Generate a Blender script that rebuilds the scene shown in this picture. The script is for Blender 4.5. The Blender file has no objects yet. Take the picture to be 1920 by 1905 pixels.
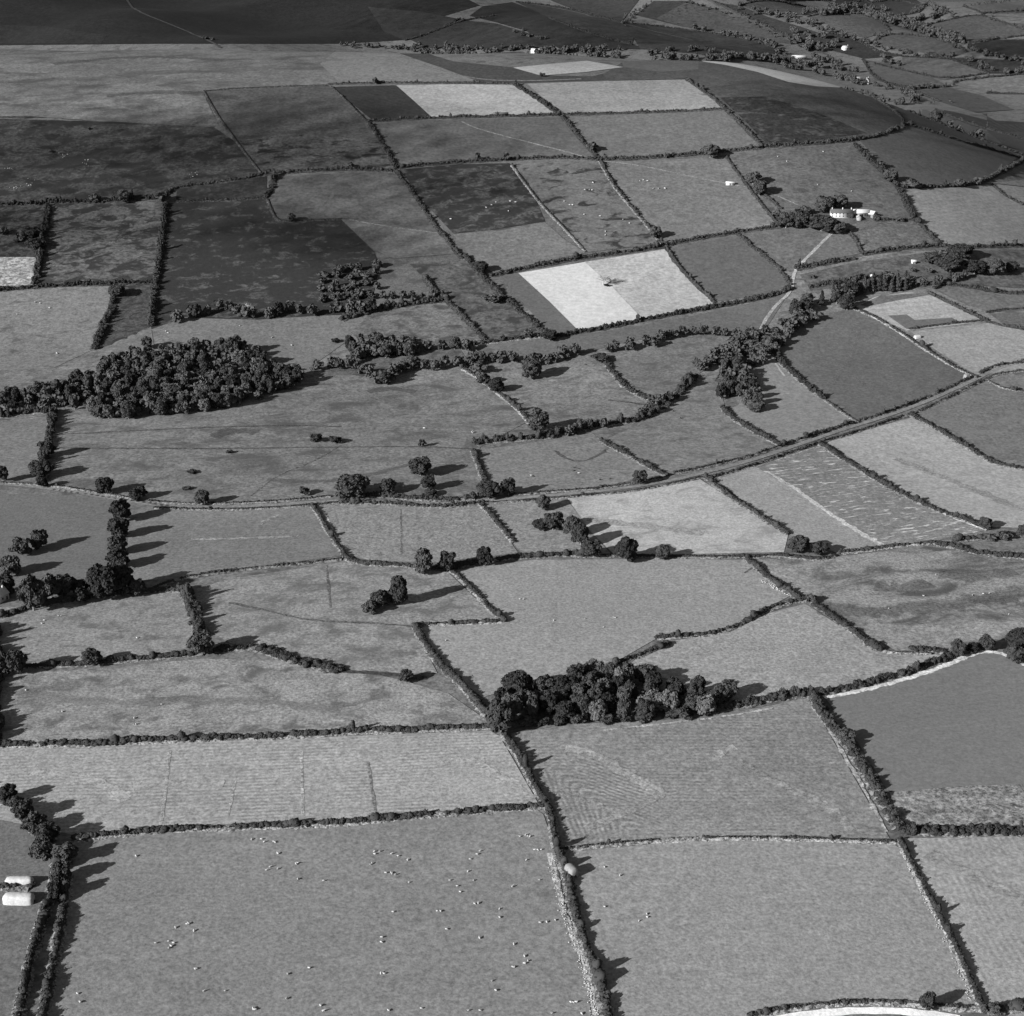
import bpy, math, random
import numpy as np
from mathutils import Vector, Euler
from mathutils.geometry import delaunay_2d_cdt

# ------------------------------------------------------------------ camera, sky, sun, exposure
scene = bpy.context.scene
CAM_H, FPX, PITCH = 360.0, 3000.0, math.atan(1202.0 / 3000.0)
cam_data = bpy.data.cameras.new("camera")
cam = bpy.data.objects.new("camera", cam_data)
scene.collection.objects.link(cam)
cam.location = (0, 0, CAM_H)
cam.rotation_euler = (math.pi / 2 - PITCH, 0, 0)
cam_data.sensor_width = 36.0
cam_data.lens = FPX / 1920.0 * 36.0
cam_data.clip_start = 1.0
cam_data.clip_end = 30000.0
scene.camera = cam

SUN_EL, SUN_DIR = math.radians(22.0), math.radians(35.0)     # shadows run to +X, a little to +Y
world = bpy.data.worlds.new("World"); scene.world = world; world.use_nodes = True
wn = world.node_tree.nodes; wl = world.node_tree.links; wn.clear()
sky = wn.new('ShaderNodeTexSky'); sky.sky_type = 'NISHITA'; sky.sun_disc = False
sky.sun_elevation = SUN_EL
sky.sun_rotation = math.atan2(-math.cos(SUN_DIR), -math.sin(SUN_DIR))
bw = wn.new('ShaderNodeRGBToBW')                               # monochrome film
bgn = wn.new('ShaderNodeBackground'); bgn.inputs['Strength'].default_value = 0.05
wo = wn.new('ShaderNodeOutputWorld')
wl.new(sky.outputs[0], bw.inputs[0]); wl.new(bw.outputs[0], bgn.inputs['Color']); wl.new(bgn.outputs[0], wo.inputs['Surface'])
sl = bpy.data.lights.new("sun", 'SUN'); sl.energy = 5.0; sl.angle = math.radians(0.5); sl.color = (1, 1, 1)
sun = bpy.data.objects.new("sun", sl); scene.collection.objects.link(sun)
ldir = Vector((math.cos(SUN_DIR) * math.cos(SUN_EL), math.sin(SUN_DIR) * math.cos(SUN_EL), -math.sin(SUN_EL)))
sun.rotation_euler = ldir.to_track_quat('-Z', 'Y').to_euler()
scene.view_settings.view_transform = 'Standard'; scene.view_settings.look = 'None'
scene.view_settings.exposure = 1.08; scene.view_settings.gamma = 1.0
scene.view_settings.use_curve_mapping = False
scene.cycles.max_bounces = 4; scene.cycles.diffuse_bounces = 2; scene.cycles.transparent_max_bounces = 4

rng = np.random.default_rng(7)
random.seed(7)
COL = scene.collection

# ------------------------------------------------------------------ the lie of the land
def sst(a, b, x):
    t = np.clip((x - a) / (b - a), 0, 1)
    return t * t * (3 - 2 * t)
def height(x, y):
    x = np.asarray(x, float); y = np.asarray(y, float)
    base = 62 * sst(1500, 3900, y) + 3.0 * sst(1050, 1500, y)
    crest = 166 - 10 * sst(-350, 150, x) + 3.2 * np.sin(x / 135 + .9) * (1 - sst(0, 200, x)) 
    yc = 1880 - 60 * sst(100, 420, x)
    front = sst(1080, 1080 + (yc - 1080) * 1.06, y)
    back = 1 - sst(yc + 40, yc + 520 + 700 * sst(430, 760, x), y)
    right = 1 - sst(230, 780, x)
    hill = (crest - 12) * front ** 1.15 * back * right
    far = 75 * sst(2500, 3900, y) * (1 - sst(250, 900, x - 0.12 * (y - 3000)))
    u = 1.1 * np.sin(x / 61 + 1.3 * np.sin(y / 97)) + 0.9 * np.sin(y / 47 + x / 130) + 0.6 * np.sin((x - y) / 35.0)
    u = u * (0.35 + 0.65 * sst(700, 1100, y))
    ff = sst(2300, 2900, y)
    u = u + ff * (15 * np.sin((x + 0.55 * y) / 118 + 1.2 * np.sin(y / 260)) + 6 * np.sin((x * 1.2 - y) / 82))
    return base + hill + far + u
CP, SP = math.cos(PITCH), math.sin(PITCH)
def cast(px, py, mode='n'):
    """picture position -> point on the ground (survey of the photograph)"""
    px = np.asarray(px, float); py = np.asarray(py, float)
    u = (px - 960) / FPX; v = (py - 952.5) / FPX
    dx, dy, dz = u, CP - v * SP, -(SP + v * CP)
    t0 = 250.0 if mode == 'n' else 2330.0
    ts = t0 * (1.006 ** np.arange(0, int(math.log((7000 if mode == 'f' else 2350) / t0) / math.log(1.006)) + 1))
    T = ts[None, :]
    below = (CAM_H + dz[:, None] * T) <= height(dx[:, None] * T, dy[:, None] * T)
    hit = below.argmax(1); none = ~below.any(1); hit[none] = len(ts) - 1
    hi = ts[hit]; lo = ts[np.maximum(hit - 1, 0)]
    if mode == 'n':                                  # over the brow: keep to the brow
        lo = np.where(none, 1905, lo); hi = np.where(none, 1905, hi)
    for _ in range(22):
        m = (lo + hi) / 2
        b = (CAM_H + dz * m) <= height(dx * m, dy * m)
        hi = np.where(b, m, hi); lo = np.where(b, lo, m)
    X, Y = dx * hi, dy * hi
    return np.stack([X, Y, height(X, Y)], 1)
def P(s):
    return np.array([[float(a) for a in q.split(',')] for q in s.split()])
def off(pts, ox, oy):                                 # from a three times enlarged crop
    return np.stack([ox + pts[:, 0] / 3.0, oy + pts[:, 1] / 3.0], 1)
def densify(p, step, closed=False):
    q = np.vstack([p, p[:1]]) if closed else p
    out = []
    for a, b in zip(q[:-1], q[1:]):
        n = max(1, int(np.hypot(*(b - a)) / step))
        for k in range(n): out.append(a + (b - a) * k / n)
    if not closed: out.append(q[-1])
    return np.array(out)
def smooth(p, it=2):
    for _ in range(it):
        a = p[:-1] * .75 + p[1:] * .25; b = p[:-1] * .25 + p[1:] * .75
        m = np.empty((2 * len(a), 2)); m[0::2] = a; m[1::2] = b
        p = np.vstack([p[:1], m, p[-1:]])
    return p
def ground_line(pts, mode='n', step=14):
    g = cast(*densify(smooth(pts), step).T, mode)
    g = g[:, :2]                                       # a line over the brow ends there
    cut = np.where(np.hypot(*np.diff(g, axis=0).T) > 140)[0]
    if mode == 'n' and len(cut):
        e = [0] + [c + 1 for c in cut] + [len(g)]; k = int(np.argmax(np.diff(e))); g = g[e[k]:e[k + 1]]
    return g
def resample(g, step):
    d = np.hypot(*np.diff(g, axis=0).T); s = np.concatenate([[0], np.cumsum(d)])
    n = max(2, int(s[-1] / step) + 1); t = np.linspace(0, s[-1], n)
    return np.stack([np.interp(t, s, g[:, 0]), np.interp(t, s, g[:, 1])], 1), s[-1]
def px_per_m(x, y, z):
    return FPX / (y * CP + (CAM_H - z) * SP)

# ------------------------------------------------------------------ materials
def lin(t):
    c = t / 255.0
    return c / 12.92 if c <= .04045 else ((c + .055) / 1.055) ** 2.4
KALB = 0.80
def nodes_for(name):
    m = bpy.data.materials.new(name); m.use_nodes = True
    nt = m.node_tree; nt.nodes.clear()
    o = nt.nodes.new('ShaderNodeOutputMaterial'); b = nt.nodes.new('ShaderNodeBsdfPrincipled')
    b.inputs['Roughness'].default_value = 0.95
    b.inputs['Specular IOR Level'].default_value = 0.1
    nt.links.new(b.outputs[0], o.inputs['Surface'])
    return m, nt, b
class G:
    """tiny node-graph writer on scalars"""
    def __init__(s, nt): s.nt = nt; s.pos = nt.nodes.new('ShaderNodeNewGeometry').outputs['Position']
    def put(s, sock, v):
        if hasattr(v, 'links'): s.nt.links.new(v, sock)
        else: sock.default_value = v
    def m(s, op, a, b=0.0, c=None, clamp=False):
        n = s.nt.nodes.new('ShaderNodeMath'); n.operation = op; n.use_clamp = clamp
        s.put(n.inputs[0], a); s.put(n.inputs[1], b)
        if c is not None: s.put(n.inputs[2], c)
        return n.outputs[0]
    def vec(s, scale=(1, 1, 1), rot=0.0, loc=(0, 0, 0)):
        n = s.nt.nodes.new('ShaderNodeMapping'); n.vector_type = 'TEXTURE'
        n.inputs['Rotation'].default_value = (0, 0, rot); n.inputs['Scale'].default_value = scale; n.inputs['Location'].default_value = loc
        s.nt.links.new(s.pos, n.inputs['Vector']); return n.outputs[0]
    def noise(s, size, detail=3, rough=.55, vec=None, dist=0.0):
        n = s.nt.nodes.new('ShaderNodeTexNoise'); n.inputs['Scale'].default_value = 1.0 / size
        n.inputs['Detail'].default_value = detail; n.inputs['Roughness'].default_value = rough; n.inputs['Distortion'].default_value = dist
        s.nt.links.new(vec or s.pos, n.inputs['Vector']); return n.outputs['Fac']
    def ramp(s, v, a, b, x=0.0, y=1.0):
        n = s.nt.nodes.new('ShaderNodeMapRange'); n.interpolation_type = 'SMOOTHSTEP'
        s.put(n.inputs['Value'], v); n.inputs['From Min'].default_value = a; n.inputs['From Max'].default_value = b
        n.inputs['To Min'].default_value = x; n.inputs['To Max'].default_value = y
        return n.outputs['Result']
    def mix(s, f, a, b):          # a + f*(b-a)
        return s.m('MULTIPLY_ADD', f, s.m('SUBTRACT', b, a), a)
    def sep(s, v=None):
        n = s.nt.nodes.new('ShaderNodeSeparateXYZ'); s.nt.links.new(v or s.pos, n.inputs[0]); return n.outputs
MATS = {}
def field_mat(tone, grain=.16, mott=.12, big=.10, patch=None, stripe=None, swath=None, bump=.35, streak=None, spots=None, seed=0.0, gs=1.0, soft=0.0):
    """grass and crops: fine grain, mottling, large soft drifts; patch=(tone, amount, size_m, stretch);
    stripe=(angle_deg, period_m, strength); swath=((ax,ay),(bx,by),period,strength); spots=(tone, amount, size)"""
    key = str((tone, grain, mott, big, patch, stripe, swath, bump, streak, spots, seed, gs, soft))
    if key in MATS: return MATS[key]
    m, nt, b = nodes_for('field_cover'); g = G(nt)
    A = lin(tone) * KALB
    v = g.vec(loc=(seed * 37.0, seed * 91.0, 0))
    n1 = g.noise(1.5 * gs, 3, .75, v); n0 = g.noise(4.5 * gs, 3, .7, v); n2 = g.noise(22, 4, .6, v, .6); n3 = g.noise(95, 3, .5, v, .4)
    f = g.m('MULTIPLY_ADD', n1, grain * 15, 1 - grain * 7.5)
    f = g.m('MULTIPLY', f, g.m('MULTIPLY_ADD', n0, grain * 6.5, 1 - grain * 3.25))
    f = g.m('MULTIPLY', f, g.m('MULTIPLY_ADD', n2, mott * 5, 1 - mott * 2.5))
    f = g.m('MULTIPLY', f, g.m('MULTIPLY_ADD', n3, big * 5, 1 - big * 2.5))
    val = g.m('MULTIPLY', g.m('MAXIMUM', f, .25), A)
    if patch:
        pt, amt, size, st = patch[:4]; prot = patch[4] if len(patch) > 4 else .25; size *= .5; st = 1 + (st - 1) * .6; sw = .05 if pt < 60 else .03 if pt > 160 else .09
        pv = g.vec(scale=(st, 1, 1), rot=prot, loc=(seed * 53.0, seed * 17.0, 0))
        pn = g.noise(size, 7, .66, pv, .5)
        mask = g.ramp(pn, .5 + (.5 - amt) * .27 - sw, .5 + (.5 - amt) * .27 + sw * 1.3)
        pa = g.m('MULTIPLY', g.m('MULTIPLY_ADD', n1, .9, .55), lin(pt) * KALB)
        val = g.mix(mask, val, pa)
    if streak:
        ang, st, amp = streak
        sv = g.vec(scale=(60, 3.2, 3.2), rot=math.radians(ang), loc=(seed * 11, 5, 0))
        sn = g.noise(st, 4, .6, sv)
        val = g.m('MULTIPLY', val, g.m('MULTIPLY_ADD', sn, amp * 4, 1 - amp * 2))
    if stripe:
        ang, per, amp = stripe
        xyz = g.sep(g.vec(rot=math.radians(ang)))
        ph = g.m('ADD', g.m('MULTIPLY', xyz[1], 2 * math.pi / per), g.m('MULTIPLY', g.noise(40, 2, .5), 5.0))
        sn = g.m('SINE', ph)
        mod = g.m('MULTIPLY', g.ramp(g.noise(30, 4, .6), .32, .68), amp)
        val = g.m('MULTIPLY', val, g.m('MULTIPLY_ADD', sn, mod, 1.0))
    if swath:
        (p1, q1), (p2, q2), per, amp, cen, rad = swath
        xyz = g.sep()
        def side(p, q):                                   # metres to the right of the line p -> q
            L = math.hypot(q[0] - p[0], q[1] - p[1]); nx, ny = (q[1] - p[1]) / L, -(q[0] - p[0]) / L
            return g.m('ADD', g.m('ADD', g.m('MULTIPLY', xyz[0], nx), g.m('MULTIPLY', xyz[1], ny)), -(p[0] * nx + p[1] * ny))
        d = g.m('SMOOTH_MIN', side(p1, q1), side(p2, q2), 14.0)
        d = g.m('ADD', d, g.m('MULTIPLY', g.noise(16, 2, .5), 2.4))
        sn = g.m('SINE', g.m('MULTIPLY', d, 2 * math.pi / per))
        ex, ey = g.m('SUBTRACT', xyz[0], cen[0]), g.m('SUBTRACT', xyz[1], cen[1])
        rr = g.m('SQRT', g.m('ADD', g.m('MULTIPLY', ex, ex), g.m('MULTIPLY', ey, ey)))
        mod = g.m('MULTIPLY', g.ramp(rr, rad * .5, rad * 1.15, 1.0, .05), amp)
        mod = g.m('MULTIPLY', mod, g.ramp(g.noise(11, 3, .6), .32, .62, .2, 1.0))
        val = g.m('MULTIPLY', val, g.m('MULTIPLY_ADD', sn, mod, 1.0))
    if spots:
        st, amt, size = spots
        sp = g.noise(size, 3, .7)
        sp2 = g.ramp(g.noise(size * 14, 3, .6), .42, .6)
        mask = g.m('MULTIPLY', g.ramp(sp, .74 - amt * .3, .80 - amt * .3), sp2)
        val = g.mix(mask, val, lin(st) * KALB)
    g.put(b.inputs['Base Color'], val)
    if soft:                                                  # worn and grown-over edges
        at = nt.nodes.new('ShaderNodeAttribute'); at.attribute_name = 'edge'
        g.put(b.inputs['Alpha'], g.m('MULTIPLY', g.ramp(g.m('ADD', at.outputs['Fac'], g.m('MULTIPLY_ADD', n0, 1.6, -.8)), .25, .75), soft))
    if bump:
        bn = nt.nodes.new('ShaderNodeBump'); bn.inputs['Strength'].default_value = bump; bn.inputs['Distance'].default_value = .45
        nt.links.new(n1, bn.inputs['Height']); nt.links.new(bn.outputs[0], b.inputs['Normal'])
    MATS[key] = m
    return m
def simple_mat(name, tone, var=.25, size=1.5, obj_var=0.0, alb=None, rough=.9):
    if name in MATS: return MATS[name]
    m, nt, b = nodes_for(name); g = G(nt); b.inputs['Roughness'].default_value = rough
    A = alb if alb is not None else lin(tone) * KALB
    n = g.noise(size, 4, .65)
    val = g.m('MULTIPLY', g.m('MULTIPLY_ADD', n, var * 4, 1 - var * 2), A)
    if obj_var:
        oi = nt.nodes.new('ShaderNodeObjectInfo')
        val = g.m('MULTIPLY', val, g.m('MULTIPLY_ADD', oi.outputs['Random'], obj_var * 2, 1 - obj_var))
        
    g.put(b.inputs['Base Color'], val); MATS[name] = m
    return m

# ------------------------------------------------------------------ mesh writing
class Buf:
    def __init__(s): s.v = []; s.t = []; s.q = []; s.n = 0
    def add(s, v, t=None, q=None):
        v = np.asarray(v, float)
        if t is not None and len(t): s.t.append(np.asarray(t) + s.n)
        if q is not None and len(q): s.q.append(np.asarray(q) + s.n)
        s.v.append(v); s.n += len(v)
    def mesh(s, name, mat, smooth_=False):
        me = bpy.data.meshes.new(name); V = np.vstack(s.v)
        T = np.vstack(s.t) if s.t else np.zeros((0, 3), int); Q = np.vstack(s.q) if s.q else np.zeros((0, 4), int)
        me.vertices.add(len(V)); me.vertices.foreach_set('co', V.astype(np.float32).ravel())
        me.loops.add(T.size + Q.size); me.loops.foreach_set('vertex_index', np.concatenate([T.ravel(), Q.ravel()]).astype(np.int32))
        st = np.concatenate([np.arange(len(T)) * 3, T.size + np.arange(len(Q)) * 4]).astype(np.int32)
        me.polygons.add(len(st)); me.polygons.foreach_set('loop_start', st)
        if smooth_: me.polygons.foreach_set('use_smooth', np.ones(len(st), bool))
        me.update(calc_edges=True)
        if mat: me.materials.append(mat)
        return me
def obj(name, me, parent=None, loc=None):
    o = bpy.data.objects.new(name, me); COL.objects.link(o)
    if parent: o.parent = parent
    if loc is not None: o.location = loc
    return o
def tag(o, label=None, cat=None, group=None, kind=None):
    if label: o['label'] = label
    if cat: o['category'] = cat
    if group: o['group'] = group
    if kind: o['kind'] = kind
    return o
def ico(level):
    t = (1 + 5 ** .5) / 2
    v = np.array([(-1, t, 0), (1, t, 0), (-1, -t, 0), (1, -t, 0), (0, -1, t), (0, 1, t), (0, -1, -t), (0, 1, -t), (t, 0, -1), (t, 0, 1), (-t, 0, -1), (-t, 0, 1)], float)
    f = [(0, 11, 5), (0, 5, 1), (0, 1, 7), (0, 7, 10), (0, 10, 11), (1, 5, 9), (5, 11, 4), (11, 10, 2), (10, 7, 6), (7, 1, 8), (3, 9, 4), (3, 4, 2), (3, 2, 6), (3, 6, 8), (3, 8, 9), (4, 9, 5), (2, 4, 11), (6, 2, 10), (8, 6, 7), (9, 8, 1)]
    v /= np.linalg.norm(v, axis=1)[:, None]; v = list(map(tuple, v))
    for _ in range(level):
        c = {}; nf = []
        def mid(a, b):
            k = (min(a, b), max(a, b))
            if k not in c:
                m = np.array(v[a]) + np.array(v[b]); m /= np.linalg.norm(m); v.append(tuple(m)); c[k] = len(v) - 1
            return c[k]
        for a, b, d in f:
            x, y, z = mid(a, b), mid(b, d), mid(d, a); nf += [(a, x, z), (b, y, x), (d, z, y), (x, y, z)]
        f = nf
    return np.array(v), np.array(f)
ICO = [ico(0), ico(1), ico(2)]
def blobs(buf, C, R, level=0, jit=.18):
    """lumpy leafy cores at centres C (N,3) with radii R (N,3)"""
    v, f = ICO[level]; N = len(C)
    V = v[None] * (1 + rng.normal(0, jit, (N, len(v), 1)))
    V = V * R[:, None, :] + C[:, None, :]
    F = f[None] + (np.arange(N) * len(v))[:, None, None]
    buf.add(V.reshape(-1, 3), t=F.reshape(-1, 3))
def cards(buf, C, R, n, size, jn=.55, shell=(.85, 1.12)):
    """n leaf-sized faces over each lump"""
    N = len(C)
    d = rng.normal(size=(N, n, 3)); d[..., 2] = np.abs(d[..., 2]) * .9 + d[..., 2] * .1 - .15
    d /= np.linalg.norm(d, axis=2)[..., None]
    p = C[:, None] + d * R[:, None] * rng.uniform(*shell, (N, n, 1))
    nn = d + rng.normal(0, jn, (N, n, 3)); nn /= np.linalg.norm(nn, axis=2)[..., None]
    a = np.cross(nn, rng.normal(size=(N, n, 3))); a /= np.linalg.norm(a, axis=2)[..., None]
    b = np.cross(nn, a); s = (size * rng.uniform(.55, 1.35, (N, n, 1)))
    a = a * s; b = b * s * .8
    q = np.stack([p - a - b, p + a - b * .6, p + a * .7 + b, p - a * .8 + b * .9], 2).reshape(-1, 3)
    buf.add(q, q=np.arange(len(q)).reshape(-1, 4))

# ------------------------------------------------------------------ the ground sheet
def build_ground():
    xs = np.concatenate([[-12000, -7000, -4000, -2600, -2000], np.arange(-1600, 1601, 13.0), [2000, 2600, 4000, 7000, 12000]])
    ys = np.concatenate([[-3000, -1000, -200, 150], np.arange(330, 4700, 13.0), [4900, 5300, 6000, 7500, 10000, 16000]])
    X, Y = np.meshgrid(xs, ys); Z = height(X, Y) - .35
    nx, ny = len(xs), len(ys)
    i = np.arange(nx - 1)[None] + np.arange(ny - 1)[:, None] * nx
    q = np.stack([i, i + 1, i + 1 + nx, i + nx], 2).reshape(-1, 4)
    b = Buf(); b.add(np.stack([X, Y, Z], 2).reshape(-1, 3), q=q)
    m = field_mat(94, .14, .12, .10, patch=(68, .25, 30, 1.5))
    tag(obj('ground', b.mesh('ground', m, True)), kind='structure')
build_ground()

# ------------------------------------------------------------------ fields, one sheet each
FN = [0]
def grow(p):
    p = p.copy()
    p[:, 0] = np.where(p[:, 0] <= 2, p[:, 0] - 320, p[:, 0]); p[:, 0] = np.where(p[:, 0] >= 1915, p[:, 0] + 320, p[:, 0])
    p[:, 1] = np.where(p[:, 1] >= 1900, p[:, 1] + 150, p[:, 1]); p[:, 1] = np.where(p[:, 1] <= 1, p[:, 1] - 30, p[:, 1])
    return p
def field(pts, mode='n', name='field', lift=None, curve=True, step=None, **mk):
    p = grow(P(pts)) if isinstance(pts, str) else pts
    pp = densify(p, 10, True)
    g = cast(*pp.T, mode)[:, :2]
    keep = [0]
    for k in range(1, len(g)):
        if np.hypot(*(g[k] - g[keep[-1]])) > 2.5: keep.append(k)
    g = g[keep]
    if np.hypot(*(g[0] - g[-1])) < 2.5: g = g[:-1]
    c = g.mean(0); 
    st = step or (11 if mode == 'n' else 16)
    g = densify(g, st, True)
    gx = np.arange(g[:, 0].min(), g[:, 0].max(), st) + st / 2; gy = np.arange(g[:, 1].min(), g[:, 1].max(), st) + st / 2
    X, Y = np.meshgrid(gx, gy); q = np.stack([X.ravel(), Y.ravel()], 1)
    # inside test, kept clear of the edge
    ins = np.zeros(len(q), bool); dmin = np.full(len(q), 1e9)
    for a, b in zip(g, np.roll(g, -1, 0)):
        cr = ((a[1] > q[:, 1]) != (b[1] > q[:, 1]))
        with np.errstate(divide='ignore', invalid='ignore'):
            xx = (b[0] - a[0]) * (q[:, 1] - a[1]) / (b[1] - a[1]) + a[0]
        ins ^= cr & (q[:, 0] < xx)
        dmin = np.minimum(dmin, np.hypot(*(q - a).T))
    q = q[ins & (dmin > st * .35)]
    vv = [Vector(x) for x in g] + [Vector(x) for x in q]
    r = delaunay_2d_cdt(vv, [], [list(range(len(g)))], 1, 1e-3)
    V = np.array([list(x) for x in r[0]]); T = np.array([list(f) for f in r[2] if len(f) == 3])
    if len(T) == 0: print('EMPTY FIELD', pts); return
    FN[0] += 1
    z = height(V[:, 0], V[:, 1]) + (lift if lift is not None else .02 + .004 * (FN[0] % 20))
    a, b, c3 = V[T[:, 0]], V[T[:, 1]], V[T[:, 2]]
    cr = (b - a)[:, 0] * (c3 - a)[:, 1] - (b - a)[:, 1] * (c3 - a)[:, 0]
    T = np.where((cr < 0)[:, None], T[:, ::-1], T)
    bf = Buf(); bf.add(np.column_stack([V, z]), t=T)
    tone = mk.pop('tone'); cy = p[:, 1].mean()
    tone *= float(np.interp(cy, [250, 330, 480, 600, 850, 1000, 1150, 1300, 1450, 1600], [.97, 1.0, 1.02, 1.06, 1.08, 1.10, 1.15, 1.15, 1.04, 1.12])) if 60 < tone < 160 else .88
    tone = round(tone)
    mk.setdefault('seed', float(FN[0] % 7)); mk.setdefault('gs', 1.0 if c[1] < 900 else 1.5 if c[1] < 1300 else 2.2 if c[1] < 2200 else 4.0)
    return tag(obj(name, bf.mesh(name, field_mat(tone, **mk), True)), kind='structure')
def gp(x, y, mode='n'):
    r = cast([x], [y], mode)[0]; return (float(r[0]), float(r[1]))
def gang(x0, y0, x1, y1):
    a, b = gp(x0, y0), gp(x1, y1); return round(math.degrees(math.atan2(b[1] - a[1], b[0] - a[0])), 1)

PAS = dict(grain=.13, mott=.07, big=.06)
field('0,560 400,560 900,600 1300,520 1700,470 1925,465 1925,1905 0,1905', tone=100, lift=-.15, grain=.16, mott=.10, patch=(80, .3, 24, 1.6))
RGH = dict(grain=.20, mott=.16, big=.10, bump=.6)
# --- near, bottom of the picture
field('120,1578 440,1553 700,1540 1015,1516 1030,1560 1043,1605 1060,1720 1078,1762 1100,1810 1120,1905 70,1905 100,1780 120,1680', tone=109, grain=.12, mott=.07, big=.05, spots=(190, .06, .9), streak=(4, 8, .05))
field('1045,1600 1280,1577 1500,1575 1685,1583 1760,1720 1840,1890 1640,1882 1480,1892 1400,1905 1140,1905 1100,1800', tone=119, grain=.12, mott=.05, big=.04, spots=(185, .03, .8))
field('1695,1572 1925,1562 1925,1905 1850,1895 1790,1770 1740,1670', tone=126, grain=.12, mott=.06, big=.08, stripe=(gang(1800, 1680, 1900, 1860), 2.6, .16), streak=(2, 9, .06))
field('0,1500 50,1545 100,1600 75,1720 45,1830 30,1905 0,1905', tone=92, **PAS)
field('0,1470 0,1402 500,1386 930,1370 960,1420 1010,1508 850,1524 640,1543 300,1556 150,1568', tone=137, grain=.14, mott=.08, big=.07, stripe=(gang(200, 1480, 900, 1450), 2.6, .18), streak=(3, 7, .10), spots=(178, .05, 5))
SW = ((gp(1042, 1592), gp(978, 1400)), (gp(985, 1392), gp(1235, 1478)), 2.2, .30, gp(1110, 1500), 34)
field('955,1375 1080,1358 1340,1345 1515,1308 1560,1385 1620,1490 1668,1572 1500,1570 1280,1573 1045,1592 1030,1520 985,1420', tone=120, grain=.15, mott=.09, big=.08, swath=SW, stripe=(gang(1300, 1400, 1640, 1400), 2.6, .12), streak=(2, 6, .10), spots=(165, .04, 5))
field('1545,1305 1640,1288 1740,1258 1800,1233 1850,1216 1925,1240 1925,1462 1667,1487 1610,1395', tone=97, grain=.07, mott=.03, big=.05, bump=.1, stripe=(gang(1600, 1330, 1880, 1290), 4.0, .035), streak=(gang(1600, 1330, 1880, 1290), 8, .03))
field('1667,1486 1800,1474 1925,1461 1925,1556 1695,1556', tone=112, grain=.3, mott=.12, spots=(185, .35, 1.6), streak=(3, 5, .08))
for s in ('1545,1307 1640,1289 1740,1259 1800,1234 1850,1217 1885,1226 1925,1242',):
    RIM = s
# --- middle ground
field('12,1262 130,1258 380,1235 560,1240 740,1272 840,1300 905,1345 925,1362 700,1373 420,1386 0,1398', tone=117, grain=.17, mott=.13, big=.09, patch=(92, .30, 26, 1.6), spots=(190, .03, 1.2), bump=.5)
field('0,1160 110,1132 200,1118 340,1110 362,1170 380,1222 175,1245 0,1252', tone=112, grain=.15, mott=.10, big=.06, patch=(95, .25, 22, 1.5), spots=(200, .02, 1))
field('345,1112 430,1085 640,1055 840,1073 900,1130 945,1163 780,1172 795,1215 820,1262 700,1262 540,1238 430,1205 395,1185', tone=113, grain=.17, mott=.12, big=.1, patch=(98, .35, 30, 1.6), spots=(170, .05, 3))
field('850,1070 1000,1050 1250,1048 1400,1050 1480,1118 1400,1160 1330,1188 1235,1195 1160,1238 1080,1260 960,1290 905,1308 850,1265 800,1200 785,1175 950,1165 900,1120', tone=117, grain=.12, mott=.06, big=.05, spots=(190, .015, 1.0), streak=(8, 12, .05))
field('1408,1050 1560,1045 1740,1025 1800,1033 1860,1052 1925,1062 1925,1180 1850,1200 1780,1220 1680,1220 1560,1152 1510,1122', tone=114, grain=.17, mott=.13, big=.1, patch=(78, .36, 40, 2.6), streak=(20, 12, .12), bump=.5)
field('1175,1248 1240,1205 1370,1185 1440,1150 1510,1132 1600,1190 1660,1225 1770,1228 1700,1258 1620,1285 1540,1300 1460,1308 1390,1318 1330,1300', tone=121, grain=.15, mott=.09, big=.05, streak=(10, 10, .06))
field('1060,930 1180,920 1310,897 1400,955 1478,1002 1470,1035 1250,1040 1150,1038 1110,1000', tone=147, grain=.11, mott=.07, big=.05, patch=(128, .2, 30, 1.5))
field('905,942 1060,932 1110,1000 1145,1038 980,1040 940,990', tone=112, grain=.16, mott=.12, big=.08, spots=(150, .04, 3))
field('592,945 760,945 895,943 935,985 972,1037 820,1055 700,1052 650,1042 615,995', tone=113, grain=.17, mott=.10, big=.05, bump=.55)
field('260,955 400,957 585,946 612,1000 640,1042 430,1070 300,1088 240,1090 240,1000', tone=102, grain=.12, mott=.08, big=.06, stripe=(gang(300, 1030, 600, 1020), 3.0, .07), spots=(150, .06, 4), streak=(3, 6, .09))
field('0,918 120,928 230,940 225,1040 190,1085 60,1120 0,1130', tone=92, grain=.10, mott=.06, big=.05)
field('1335,893 1420,868 1530,832 1600,866 1700,925 1790,968 1860,992 1720,1020 1570,1038 1478,1002 1400,945', tone=108, grain=.14, mott=.07, patch=(188, .17, 4.5, 7, math.radians(gang(1500, 880, 1640, 868))), spots=(200, .25, 1.5))
field('1335,893 1410,872 1530,940 1650,1022 1570,1037 1478,1001 1400,945', tone=127, grain=.12, mott=.06, lift=.14)
field('1545,826 1710,783 1790,822 1880,872 1925,893 1925,998 1850,988 1760,955 1650,895', tone=136, grain=.11, mott=.06, big=.08, streak=(gang(1600, 830, 1900, 960), 7, .08))
field('1718,775 1780,748 1850,715 1925,690 1925,890 1850,858 1780,815', tone=96, grain=.13, mott=.07, big=.1, patch=(112, .3, 35, 1.5))
field('0,800 90,785 92,830 70,903 0,905', tone=100, **PAS)
field('105,775 230,775 420,765 520,735 590,705 700,715 780,695 860,690 930,735 990,790 900,838 895,870 915,930 740,935 580,938 400,948 240,935 100,912 85,880 105,820', tone=103, grain=.16, mott=.10, big=.08, patch=(82, .33, 42, 2.2), spots=(150, .03, 3), bump=.5)
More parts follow.
